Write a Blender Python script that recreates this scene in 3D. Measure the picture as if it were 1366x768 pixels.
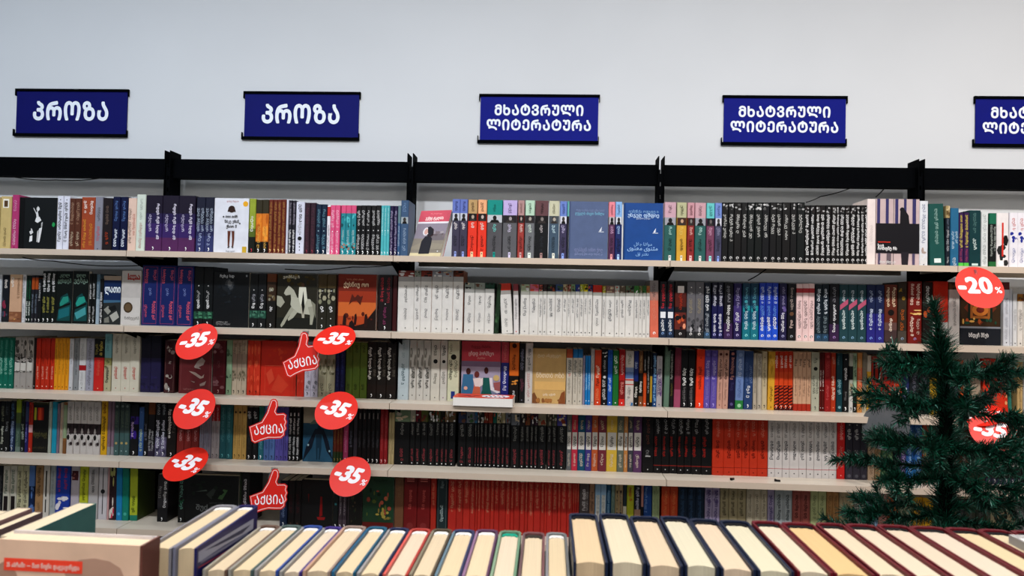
import bpy, math, random
from mathutils import Vector, Matrix

# ------------------------------------------------------------------ camera, world, light
for o in list(bpy.data.objects):
    bpy.data.objects.remove(o)
SC = bpy.context.scene
COL = SC.collection
FPX, CPOS, YAW, PITCH, ROLL = 986.0, (0.0673, -3.0523, 1.45), -0.0504, 0.0236, 0.0218


def cam_axes():
    cy, sy, cp, sp, cr, sr = math.cos(YAW), math.sin(YAW), math.cos(PITCH), math.sin(PITCH), math.cos(ROLL), math.sin(ROLL)
    w = Vector((sy * cp, cy * cp, sp))
    r0 = Vector((cy, -sy, 0))
    u0 = r0.cross(w)
    return cr * r0 + sr * u0, -sr * r0 + cr * u0, w


AXR, AXU, AXW = cam_axes()


def at(px, py, Y):
    """world point on the plane y = Y that a photo pixel looks at"""
    d = AXW + AXR * ((px - 683) / FPX) - AXU * ((py - 384) / FPX)
    return Vector(CPOS) + d * ((Y - CPOS[1]) / d.y)


cam = bpy.data.objects.new('camera', bpy.data.cameras.new('camera'))
COL.objects.link(cam)
m = Matrix((AXR, AXU, -AXW)).transposed().to_4x4()
m.translation = CPOS
cam.matrix_world = m
cam.data.sensor_width = 36
cam.data.lens = FPX / 1366 * 36
cam.data.clip_start = 0.02
cam.data.dof.use_dof = True
cam.data.dof.focus_distance = 2.7
cam.data.dof.aperture_fstop = 10
SC.camera = cam

W = bpy.data.worlds.new('world')
SC.world = W
W.use_nodes = True
W.node_tree.nodes['Background'].inputs[0].default_value = (0.80, 0.88, 1.0, 1)
W.node_tree.nodes['Background'].inputs[1].default_value = 0.16
SC.view_settings.view_transform = 'Standard'
SC.view_settings.look = 'None'
SC.view_settings.exposure = 0.0
SC.view_settings.gamma = 1.0


def area(name, loc, target, power, color, sx, sy, spread=180):
    L = bpy.data.lights.new(name, 'AREA')
    L.shape = 'RECTANGLE'
    L.size, L.size_y, L.energy, L.color = sx, sy, power, color
    L.spread = math.radians(spread)
    o = bpy.data.objects.new(name, L)
    COL.objects.link(o)
    o.location = loc
    o.rotation_euler = (Vector(target) - Vector(loc)).to_track_quat('-Z', 'Y').to_euler()


# ceiling track lamps of the shop (above the frame), cooler at one end and warmer at the other
for i in range(7):
    x = -3.2 + i * 1.1
    t = i / 6
    c = (0.78 + 0.22 * t, 0.88 + 0.0 * t, 1.0 - 0.22 * t)
    pw = 0.62 + 0.75 * t - 0.32 * t * t
    area('ceiling_track_light', (x, -2.35, 3.45), (x + 0.1, -0.2, 1.35), 10.4 * pw, c, 0.14, 0.14, 92)
    area('wall_strip_fill', (x + 0.4, -1.05, 3.5), (x + 0.4, -0.1, 1.3), 10.4 * pw * 0.22, c, 0.1, 0.1, 110)  # weaker near row, added to put a light strip on the wall below the rail
for i in range(4):
    area('ceiling_table_light', (-1.6 + i * 1.1, -2.75, 3.3), (-1.6 + i * 1.1, -2.6, 1.0), 6.2, (1, 0.93, 0.82), 0.4, 0.4, 60)

for i in range(3):
    area('front_fill_light', (-2 + i * 2, -4.7, 3.2), (-1.6 + i * 1.6, -2.2, 1.0), 6.2 * 1.2, (1, 0.94, 0.86), 0.7, 0.7, 120)  # unseen frontal fill added behind the camera to brighten the table book fronts


# ------------------------------------------------------------------ helpers
def lin(h):
    if len(h) == 3:
        h = ''.join(a + a for a in h)
    r = []
    for k in (0, 2, 4):
        v = int(h[k:k + 2], 16) / 255
        r.append(v / 12.92 if v <= 0.04045 else ((v + 0.055) / 1.055) ** 2.4)
    return tuple(r)


class MB:
    """a list of vertices, faces and one colour per face"""

    def __init__(s):
        s.v, s.f, s.c = [], [], []

    def add(s, vs, fs, col):
        n = len(s.v)
        s.v += vs
        s.f += [tuple(i + n for i in f) for f in fs]
        s.c += [col] * len(fs)
        return s

    def box(s, a, b, col=(1, 1, 1)):
        x0, y0, z0 = a
        x1, y1, z1 = b
        vs = [(x0, y0, z0), (x1, y0, z0), (x1, y1, z0), (x0, y1, z0), (x0, y0, z1), (x1, y0, z1), (x1, y1, z1), (x0, y1, z1)]
        return s.add(vs, [(0, 3, 2, 1), (4, 5, 6, 7), (0, 1, 5, 4), (1, 2, 6, 5), (2, 3, 7, 6), (3, 0, 4, 7)], col)

    def merge(s, o, M=None):
        n = len(s.v)
        s.v += [tuple(M @ Vector(p)) for p in o.v] if M else o.v
        s.f += [tuple(i + n for i in f) for f in o.f]
        s.c += o.c
        return s

    def mesh(s, name, mat, smooth=False):
        me = bpy.data.meshes.new(name)
        me.from_pydata([tuple(p) for p in s.v], [], s.f)
        at_ = me.color_attributes.new('Col', 'FLOAT_COLOR', 'CORNER')
        buf = []
        for f, c in zip(s.f, s.c):
            buf += [c[0], c[1], c[2], 1.0] * len(f)
        at_.data.foreach_set('color', buf)
        me.materials.append(mat)
        if smooth:
            me.polygons.foreach_set('use_smooth', [True] * len(s.f))
        me.update()
        return me


def put(name, me, parent=None, M=None):
    o = bpy.data.objects.new(name, me)
    COL.objects.link(o)
    if parent:
        o.parent = parent
    if M is not None:
        o.matrix_local = M
    return o


def tag(o, label=None, cat=None, group=None, kind=None):
    for k, v in (('label', label), ('category', cat), ('group', group), ('kind', kind)):
        if v:
            o[k] = v
    return o


def material(name, base=None, rough=0.5, spec=0.3, metal=0.0, attr=False, noise=0.0, nscale=40, bump=0.0, gain=1.0, trans=0.0, sheen=0.0, lines=None):
    mt = bpy.data.materials.new(name)
    mt.use_nodes = True
    nt = mt.node_tree
    N, Lk = nt.nodes, nt.links
    b = N['Principled BSDF']
    b.inputs['Roughness'].default_value = rough
    b.inputs['Metallic'].default_value = metal
    b.inputs['Specular IOR Level'].default_value = spec
    if trans:
        b.inputs['Transmission Weight'].default_value = trans
        b.inputs['IOR'].default_value = 1.1
    if attr:
        a = N.new('ShaderNodeAttribute')
        a.attribute_name = 'Col'
        out = a.outputs['Color']
    else:
        a = N.new('ShaderNodeRGB')
        a.outputs[0].default_value = (*lin(base), 1)
        out = a.outputs[0]
    if noise or bump or lines:
        tc = N.new('ShaderNodeTexCoord')
        nz = N.new('ShaderNodeTexNoise')
        nz.inputs['Scale'].default_value = nscale
        nz.inputs['Detail'].default_value = 4
        if lines:
            mp = N.new('ShaderNodeMapping')
            mp.inputs['Scale'].default_value = lines
            Lk.new(tc.outputs['Object'], mp.inputs[0])
            Lk.new(mp.outputs[0], nz.inputs['Vector'])
        else:
            Lk.new(tc.outputs['Object'], nz.inputs['Vector'])
        if noise:
            mr = N.new('ShaderNodeMapRange')
            mr.inputs['From Min'].default_value = 0.3
            mr.inputs['From Max'].default_value = 0.7
            mr.inputs['To Min'].default_value = gain - noise
            mr.inputs['To Max'].default_value = gain + noise
            Lk.new(nz.outputs['Fac'], mr.inputs['Value'])
            vm = N.new('ShaderNodeVectorMath')
            vm.operation = 'SCALE'
            Lk.new(out, vm.inputs[0])
            Lk.new(mr.outputs[0], vm.inputs['Scale'])
            out = vm.outputs[0]
        if bump:
            bp = N.new('ShaderNodeBump')
            bp.inputs['Strength'].default_value = bump
            bp.inputs['Distance'].default_value = 0.001
            Lk.new(nz.outputs['Fac'], bp.inputs['Height'])
            Lk.new(bp.outputs[0], b.inputs['Normal'])
    Lk.new(out, b.inputs['Base Color'])
    return mt


M_COVER = material('book_cover', attr=True, rough=0.42, spec=0.22, noise=0.07, nscale=30, bump=0.05)
M_PRINT = material('book_print', attr=True, rough=0.5, spec=0.15, noise=0.03, nscale=60)
M_PAGE = material('page_paper', attr=True, rough=0.85, noise=0.07, nscale=6, lines=(260, 1.2, 1.2), bump=0.3)
M_PAINT = material('matt_white_wall_paint', 'ced2d6', rough=0.75, noise=0.015, nscale=3, bump=0.02)
M_FLOOR = material('grey_floor_tile', '8a8784', rough=0.35, noise=0.08, nscale=5)
M_SHELF = material('cream_shelf_paint', 'd2c8b8', rough=0.38, noise=0.03, nscale=8)
M_LIP = material('shelf_edge_strip', 'c9b8a6', rough=0.45, noise=0.03, nscale=10)
M_BLACK = material('black_powder_coat', '020305', rough=0.8, spec=0.03, noise=0.2, nscale=80, bump=0.1)
M_CABLE = material('black_cable_rubber', '101010', rough=0.5, noise=0.1)
M_ATTR = material('printed_card', attr=True, rough=0.3, noise=0.03, nscale=12)
M_GREEN = material('pine_needle_plastic', attr=True, rough=0.38, noise=0.25, nscale=50)
M_TRUNK = material('tree_trunk_wrap', '060a06', rough=0.9, spec=0.05, noise=0.3, nscale=60, bump=0.5)
M_TABLE = material('table_laminate', 'b8b0a4', rough=0.5, noise=0.05, nscale=7)
M_HAZY = material('hazy_disc_plastic', '6e7276', rough=0.3, spec=0.5, trans=0.35, noise=0.08)
M_SIGN = material('dark_blue_sign_film', attr=True, rough=0.6, spec=0.1, noise=0.04, nscale=20)
M_CLEAR = material('clear_plastic', 'dfe4ea', rough=0.08, spec=0.5, trans=0.93, noise=0.02)

# glyphs come from Blender's built-in font (Georgian, Arabic and Latin)
GL = {}
MT = lambda s: ''.join(chr(ord(c) - 0x10D0 + 0x1C90) if 0x10D0 <= ord(c) <= 0x10FA else c for c in s)


def glyph(ch):
    if ch not in GL:
        cu = bpy.data.curves.new('glyph', 'FONT')
        cu.body = ch
        cu.resolution_u = 2 if ord(ch) > 0x1000 and ord(ch) < 0x1C00 else 5
        o = bpy.data.objects.new('glyph', cu)
        COL.objects.link(o)
        bpy.context.view_layer.update()
        me = bpy.data.meshes.new_from_object(o.evaluated_get(bpy.context.evaluated_depsgraph_get()))
        v = [(p.co.x, p.co.y) for p in me.vertices]
        f = [tuple(p.vertices) for p in me.polygons]
        bpy.data.objects.remove(o)
        bpy.data.meshes.remove(me)
        bpy.data.curves.remove(cu)
        if v:
            x0 = min(p[0] for p in v)
            v = [(a - x0, b) for a, b in v]
        GL[ch] = (v, f, max([p[0] for p in v], default=0.3))
    return GL[ch]


def text2d(s, gap=0.09, bold=0.0, shear=0.0):
    """flat text: 2-D vertices and faces from x = 0; returns (verts, faces, width, ymin, ymax)"""
    V, F, x = [], [], 0.0
    sh = [(0, 0)] if not bold else [(bold * math.cos(a * math.pi / 4), bold * math.sin(a * math.pi / 4)) for a in range(8)] + [(0, 0)]
    for ch in s:
        if ch == ' ':
            x += 0.35
            continue
        v, f, w = glyph(ch)
        for j, (dx, dy) in enumerate(sh):
            n = len(V)
            V += [(a + dx + x + shear * (b + dy), b + dy, j * 1.2e-5) for a, b in v]
            F += [tuple(i + n for i in q) for q in f]
        x += w + gap + bold
    return V, F, x - gap, min((p[1] for p in V), default=0), max((p[1] for p in V), default=1)


RND = random.Random(7)
ABC = 'აბგდევზთიკლმნოპრსტუფქღშჩცძხჯ'


def words(n):
    s = ''
    while len(s) < n:
        s += ''.join(RND.choice(ABC) for _ in range(RND.randint(3, 7))) + ' '
    return s[:n].strip() or 'ა'


def rect(mb, x0, z0, x1, z1, y, col):
    mb.add([(x0, y, z0), (x1, y, z0), (x1, y, z1), (x0, y, z1)], [(0, 1, 2, 3)], col)


def oval(mb, cx, cz, rx, rz, y, col, n=12):
    mb.add([(cx + rx * math.cos(a * 2 * math.pi / n), y, cz + rz * math.sin(a * 2 * math.pi / n)) for a in range(n)], [tuple(range(n))], col)


def line_text(mb, s, x0, x1, z, h, y, col, bold=0.0, shear=0.0, center=True, gap=0.09):
    """horizontal text, letter height h, squeezed to fit x0..x1, base line at z"""
    V, F, w, lo, hi = text2d(s, gap, bold, shear)
    k = h / 0.7
    if any(ord(c) > 0xFB00 for c in s):      # joined right-to-left script
        V, F, w, lo, hi = text2d(s[::-1], -0.02, 0.012)
    kx = min(k, (x1 - x0) / w)
    ox = (x0 + x1) / 2 - w * kx / 2 if center else x0
    mb.add([(ox + a * kx, y - d, z + b * k) for a, b, d in V], F, col)


def spine_text(mb, z0, z1, xc, size, y, col, bold=0.0):
    """text running down a spine between z1 (start) and z0"""
    k = size / 0.62
    n = max(2, int((z1 - z0) / (k * 0.66)))
    V, F, w, lo, hi = text2d(words(min(n, 26)), 0.1, bold)
    kk = (z1 - z0) / w
    kk = min(kk, k * 1.35)
    mb.add([(xc + (b - 0.3) * k, y - d, z1 - a * kk) for a, b, d in V], F, col)
# ------------------------------------------------------------------ books
def cover_mesh(w, h, dep, base, bands, hard=False, side=None):
    mb = MB()
    a = w / 2
    t = 0.0022 if hard else 0.0012
    t = min(t, w * 0.18)
    r = min(0.002, w * 0.2)
    P = [(-a, dep), (-a, r), (-a + r, 0), (a - r, 0), (a, r), (a, dep), (a - t, dep), (a - t, t + r * 0.4), (-a + t, t + r * 0.4), (-a + t, dep)]
    zs = sorted({0.0, h} | {min(max(v, 0), 1) * h for b in bands for v in b[:2]})
    n = len(P)
    for k in range(len(zs) - 1):
        mid = (zs[k] + zs[k + 1]) / 2 / h
        c = base
        for b in bands:
            if b[0] <= mid <= b[1]:
                c = b[2]
        vs = [(x, y, z) for z in (zs[k], zs[k + 1]) for x, y in P]
        mb.add(vs, [(i, (i + 1) % n, n + (i + 1) % n, n + i) for i in range(n)], c)
        if side:
            mb.c[-n + 4] = side
    for z, rev in ((0.0, 1), (h, 0)):
        vs = [(x, y, z) for x, y in P]
        for q in ((0, 1, 8, 9), (1, 2, 3, 4, 7, 8), (4, 5, 6, 7)):
            mb.add([vs[i] for i in q], [tuple(range(len(q)))[::-1] if rev else tuple(range(len(q)))], c if z else base)
    g = 0.003 if hard else 0.0006
    pg = MB().box((-a + t, t + r * 0.4 + 0.0002, g), (a - t, dep - (0.004 if hard else 0.0005), h - g), lin('e6dfcf'))
    return mb, pg


def spine_ops(w, h, ops, bands_out):
    """decorations on the spine; returns an MB with the print"""
    mb = MB()
    y = -0.0003
    a = w / 2 - min(0.002, w * 0.2) * 0.6
    for op in ops:
        if not op or op[0] == 'k':
            continue
        k, rest = op[0], op[1:]
        y -= 0.00012
        if k == 'b':
            rg, c = rest.split(':')
            z0, z1 = map(float, rg.split('-'))
            bands_out.append((z0, z1, lin(c)))
        elif k == 't':       # vertical text  t.2-.8:col[:l|r|B|s]
            q = rest.split(':')
            z0, z1 = map(float, q[0].split('-'))
            fl = q[2] if len(q) > 2 else ''
            xc = {'l': -0.22, 'r': 0.24}.get(fl[:1], 0) * w
            size = w * (0.22 if fl[:1] in ('l', 'r') else 0.28 if 's' in fl else 0.38)
            size = min(size, 0.008)
            spine_text(mb, z0 * h, z1 * h, xc, size, y, tuple(v * .9 for v in lin(q[1])), 0.025 if 'B' in fl else 0.0)
        elif k == 's':       # small hooked publisher mark near the foot
            z, c, e = 0.055 * h, lin(rest.lstrip(':') or 'fff'), min(w * 0.30, 0.0045)
            oval(mb, -e * 0.15, z + e * 1.0, e * 0.55, e * 0.55, y, c, 8)
            mb.add([(e * 0.1, y, z + e * .9), (e * .62, y, z + e * .4), (e * .1, y, z - e * 1.1), (-e * .7, y, z - e * 1.3), (0, y, z - e * .5)], [(0, 4, 3, 2, 1)], c)
        elif k == 'o':       # ring mark near the foot
            c, e = lin(rest.lstrip(':') or 'fff'), min(w * 0.34, 0.005)
            z = 0.075 * h
            for q in range(8):
                if q == 6:
                    continue
                a0, a1 = q * math.pi / 4, (q + 1) * math.pi / 4
                mb.add([(e * math.cos(a0), y, z + e * math.sin(a0)), (e * math.cos(a1), y, z + e * math.sin(a1)), (.55 * e * math.cos(a1), y, z + .55 * e * math.sin(a1)), (.55 * e * math.cos(a0), y, z + .55 * e * math.sin(a0))], [(0, 1, 2, 3)], c)
        elif k == 'd':       # a dot  d.05:col
            z, c = rest.split(':')
            e = min(w * 0.16, 0.0022)
            oval(mb, 0, float(z) * h, e, e, y, lin(c), 8)
        elif k == 'e':       # larger ornament disc
            z, c = rest.split(':')
            e = w * 0.25
            oval(mb, 0, float(z) * h, e, e, y, lin(c), 10)
        elif k == 'r':       # partial block  r z0-z1:col:inset
            q = rest.split(':')
            z0, z1 = map(float, q[0].split('-'))
            i = float(q[2]) if len(q) > 2 else 0.15
            rect(mb, -a + w * i, z0 * h, a - w * i, z1 * h, y, lin(q[1]))
        elif k == 'p':       # portrait  p z0-z1:ground:face
            q = rest.split(':')
            z0, z1 = map(float, q[0].split('-'))
            rect(mb, -a, z0 * h, a, z1 * h, y, lin(q[1]))
            dz = (z1 - z0) * h
            dark = lin('141414') if sum(lin(q[1])) > 0.3 else lin('3a3432')
            mb.add([(-a * .7, y - .0001, z0 * h), (a * .7, y - .0001, z0 * h), (a * .45, y - .0001, z0 * h + dz * .35), (-a * .45, y - .0001, z0 * h + dz * .35)], [(0, 1, 2, 3)], dark)
            oval(mb, 0, z0 * h + dz * .62, min(a * .45, dz * .26), dz * .32, y - .0002, dark, 8)
            oval(mb, a * .06, z0 * h + dz * .55, min(a * .34, dz * .2), dz * .26, y - .0003, lin(q[2]), 8)
            y -= 0.0003
        elif k == 'w':       # speckled picture  w z0-z1:c1,c2,c3
            rg, cs = rest.split(':')
            z0, z1 = map(float, rg.split('-'))
            cs = cs.split(',')
            for i in range(9):
                x, z = RND.uniform(-a, a), RND.uniform(z0, z1) * h
                sx, sz = a * RND.uniform(.2, .55), (z1 - z0) * h * RND.uniform(.06, .2)
                x = max(-a + sx, min(a - sx, x))
                z = max(z0 * h + sz, min(z1 * h - sz, z))
                oval(mb, x, z, sx, sz, y - i * 0.00002, lin(RND.choice(cs)), 6)
            y -= 0.0002
        elif k == 'f':       # thin frame line around the spine
            c = lin(rest.lstrip(':'))
            e = 0.0006
            X, Z0, Z1 = a * .8, h * .03, h * .97
            for q in ((-X, Z0, -X + e, Z1), (X - e, Z0, X, Z1), (-X, Z0, X, Z0 + e), (-X, Z1 - e, X, Z1)):
                rect(mb, *q, y, c)
        elif k == 'z':       # diagonal stripes z z0-z1:col:n
            rg, c, n = rest.split(':')
            z0, z1 = map(float, rg.split('-'))
            n = int(n)
            dz = (z1 - z0) * h / n
            for i in range(n):
                b = z0 * h + i * dz
                mb.add([(-a, y, b), (a, y, b + dz * .55), (a, y, b + dz), (-a, y, b + dz * .45)], [(0, 1, 2, 3)], lin(c))
    return mb


def cover_ops(w, h, ops):
    """decorations on a front cover; 0..1 coordinates from the top left"""
    mb = MB()
    y = -0.0003
    X = lambda v: (float(v) - .5) * w
    Z = lambda v: (1 - float(v)) * h
    for op in ops.split(';'):
        q = op.split()
        if not q:
            continue
        y -= 0.00012
        if q[0] == 'R':
            rect(mb, X(q[1]), Z(q[4]), X(q[3]), Z(q[2]), y, lin(q[5]))
        elif q[0] == 'E':
            oval(mb, X(q[1]), Z(q[2]), float(q[3]) * w, float(q[4]) * h, y, lin(q[5]), 14)
        elif q[0] == 'P':
            pts = [tuple(map(float, s.split(','))) for s in q[2:]]
            vs = [(X(a), y, Z(b)) for a, b in pts]
            ar = sum(vs[i][0] * vs[(i + 1) % len(vs)][2] - vs[(i + 1) % len(vs)][0] * vs[i][2] for i in range(len(vs)))
            mb.add(vs, [tuple(range(len(vs))) if ar > 0 else tuple(range(len(vs)))[::-1]], lin(q[1]))
        elif q[0] == 'T':    # T x0 x1 y h col [string|*n] [bold]
            s = q[6] if len(q) > 6 else '*10'
            s = words(int(s[1:])) if s[0] == '*' else s.replace('_', ' ')
            line_text(mb, s, X(q[1]), X(q[2]), Z(q[3]), float(q[4]) * h, y, lin(q[5]), 0.03 if len(q) > 7 else 0)
        elif q[0] == 'S':    # S x0 y0 x1 y1 n c1,c2  scattered blots
            cs = q[6].split(',')
            for i in range(int(q[5])):
                sx, sz = RND.uniform(.02, .07), RND.uniform(.015, .05)
                cx, cz = RND.uniform(float(q[1]) + sx, float(q[3]) - sx), RND.uniform(float(q[2]) + sz, float(q[4]) - sz)
                oval(mb, X(cx), Z(cz), sx * w, sz * h, y - i * 0.000015, lin(RND.choice(cs)), 7)
            y -= 0.0004
    return mb


ORD = 'first second third fourth fifth sixth seventh eighth ninth tenth eleventh twelfth thirteenth fourteenth fifteenth sixteenth seventeenth eighteenth nineteenth twentieth'.split()
NUM = 'one two three four five six seven eight nine ten eleven twelve thirteen fourteen fifteen sixteen seventeen eighteen nineteen twenty'.split()
for q in ('one two three four five six seven eight nine'.split()):
    NUM.append('twenty-' + q)
for q in ('first second third fourth fifth sixth seventh eighth ninth'.split()):
    ORD.append('twenty-' + q)
NUM.append('thirty'); ORD.append('thirtieth')
SHELF_Z = [1.6226, 1.343, 1.0858, 0.8426, 0.5977]
SHELF_Y = -0.388
RECESS = [0.035, 0.10, 0.11, 0.105, 0.10]
ROWN = ['top shelf', 'second shelf', 'third shelf', 'fourth shelf', 'lowest shelf']
ROWG = ['books on the top shelf', 'books on the second shelf', 'books on the third shelf', 'books on the fourth shelf', 'books on the lowest shelf']
LABELS = set()


def add_label(o, desc, i, n, tail, group):
    if n == 1:
        s = f'{desc}, {tail}'
    elif n == 2:
        s = f'{desc}, {("left", "right")[i]} one of two alike, {tail}'
    else:
        s = f'{desc}, {ORD[i]} from left of {NUM[n - 1]}, {tail}'
    if s in LABELS:
        print('DUPLABEL', s)
    if len(s.replace('-', ' ').replace(',', '').split()) > 16:
        print('LONGLABEL', s)
    LABELS.add(s)
    return tag(o, s, 'book', group)


def gained(mb, g):
    return _g(mb, g)


def _g(mb, g):
    mb.c = [tuple(min(1, v ** 1.13 * g * 1.03) for v in c) for c in mb.c]
    return mb


ROWGAIN = [0.92, 0.88, 0.9, 0.9, 0.92]
SPECS = []   # parsed book groups


def parse(row, txt):
    base_z = SHELF_Z[row]
    Y = SHELF_Y + RECESS[row]
    ox = oy = 0
    s = 1
    for ln in txt.strip().split('\n'):
        ln = ln.strip()
        if not ln:
            continue
        if ln[0] == '@':
            ox, oy, s = map(float, ln[1:].split())
            continue
        geo, col, desc = [q.strip() for q in ln.split('|')]
        g = geo.split()
        px = lambda v: float(v) / s + ox
        lean = 0
        if g[-1][0] == 'L':
            lean = float(g.pop()[1:])
        if ',' in g[0]:
            ed = [px(v) for v in g[0].split(',')]
            top = float(g[1])
            same = False
        else:
            x0, x1, n, top = px(g[0]), px(g[1]), int(g[2]), float(g[3])
            ed = [x0 + (x1 - x0) * i / n for i in range(n + 1)]
            same = True
        top = top / s + oy
        bot = None
        items = []
        for i in range(len(ed) - 1):
            xm = (ed[i] + ed[i + 1]) / 2
            zt = at(xm, top, Y).z
            h = zt - base_z
            ym = top + h * 175
            a, b = at(ed[i], ym, Y).x, at(ed[i + 1], ym, Y).x
            items.append(((a + b) / 2, b - a - 0.0004, h))
        parts = col.split()
        SPECS.append(dict(row=row, Y=Y, items=items, same=same, base=parts[0], ops=parts[1:], desc=desc, lean=lean))


def book_arrays(sp, k):
    x, w, h = sp['items'][k]
    bases = sp['base'].split(',')
    bands = []
    tops = None
    ops = []
    for op in sp['ops']:
        if op[0] == 'B':     # per-book top band colours  B z0-z1:c1,c2,...
            rg, cs = op[1:].split(':')
            cs = cs.split(',')
            ops.append('b' + rg + ':' + cs[k % len(cs)])
        elif op[0] == 'U':   # per-book picture in the band
            rg, cs = op[1:].split(':')
            cs = cs.split(',')
            c = cs[k % len(cs)]
            ops.append('b' + rg + ':' + c)
            ops.append('w' + rg + ':' + RND.choice(['d8c8a8', '202020', 'c05040', '406040', 'e0e0e0', '6a4a3a']) + ',' + c + ',' + RND.choice(['181818', 'b8b0a0', '88402c']))
        elif op[0] == '?':   # jittered text
            q = op[1:].split(':')
            z0, z1 = map(float, q[0].split('-'))
            j = RND.uniform(0, (z1 - z0) * .35)
            ops.append('t%.3f-%.3f:' % (z0 + j, z1) + ':'.join(q[1:]))
        else:
            ops.append(op)
    pr = spine_ops(w, h, ops, bands)
    cv, pg = cover_mesh(w, h, RND.choice((0.128, 0.132, 0.137)), lin(bases[k % len(bases)]), bands, side=next((lin(o[2:]) for o in ops if o[:2] == 'k:'), None))
    g = ROWGAIN[sp['row']]
    return gained(cv, g), pg, gained(pr, g)


def place(sp, k, arrs=None):
    x, w, h = sp['items'][k]
    M = Matrix.Translation((x, sp['Y'] + RND.uniform(-.0015, .003), SHELF_Z[sp['row']] + 0.0003))
    if sp['lean']:
        a = math.radians(sp['lean'])
        M = M @ Matrix.Rotation(a, 4, 'Y') @ Matrix.Translation((0, 0, abs(math.sin(a)) * w / 2))
    return M


def build_rows(limit):
    order = sorted(range(len(SPECS)), key=lambda i: -sum(w * h for _, w, h in SPECS[i]['items']) / len(SPECS[i]['items']))
    keep, n = set(), 0
    for i in order:
        c = len(SPECS[i]['items'])
        if n + c <= limit:
            keep.add(i)
            n += c
    rest = {}
    nrest = 0
    for i, sp in enumerate(SPECS):
        N = len(sp['items'])
        if i in keep:
            first = None
            for k in range(N):
                if first is None or not sp['same']:
                    cv, pg, pr = book_arrays(sp, k)
                    ms = [cv.mesh('cover', M_COVER), pg.mesh('page_block', M_PAGE), pr.mesh('spine_lettering', M_PRINT) if pr.f else None]
                    first = ms
                root = bpy.data.objects.new('book', None)
                COL.objects.link(root)
                root.empty_display_size = 0.02
                root.matrix_world = place(sp, k)
                for nm, me in zip(('cover', 'page_block', 'spine_lettering'), ms):
                    if me:
                        put(nm, me, root)
                add_label(root, sp['desc'], k, N, ROWN[sp['row']], ROWG[sp['row']])
        else:
            for k in range(N):
                nrest += 1
                M = place(sp, k)
                for key, mb in zip((0, 1, 2), book_arrays(sp, k)):
                    rest.setdefault(key, MB()).merge(mb, M)
    print('BOOKS kept', n, 'rest', nrest)
    if rest:
        root = bpy.data.objects.new('thin_books', rest[0].mesh('thin_books', M_COVER))
        COL.objects.link(root)
        tag(root, 'remaining thin paperbacks packed between the wider ones on the shelves', 'books', None, 'stuff')
        root['kind'] = 'stuff'
        for key, nm, mt in ((1, 'page_blocks', M_PAGE), (2, 'lettering', M_PRINT)):
            o = put(nm, rest[key].mesh(nm, mt), root)
            o['kind'] = 'stuff'
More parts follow.
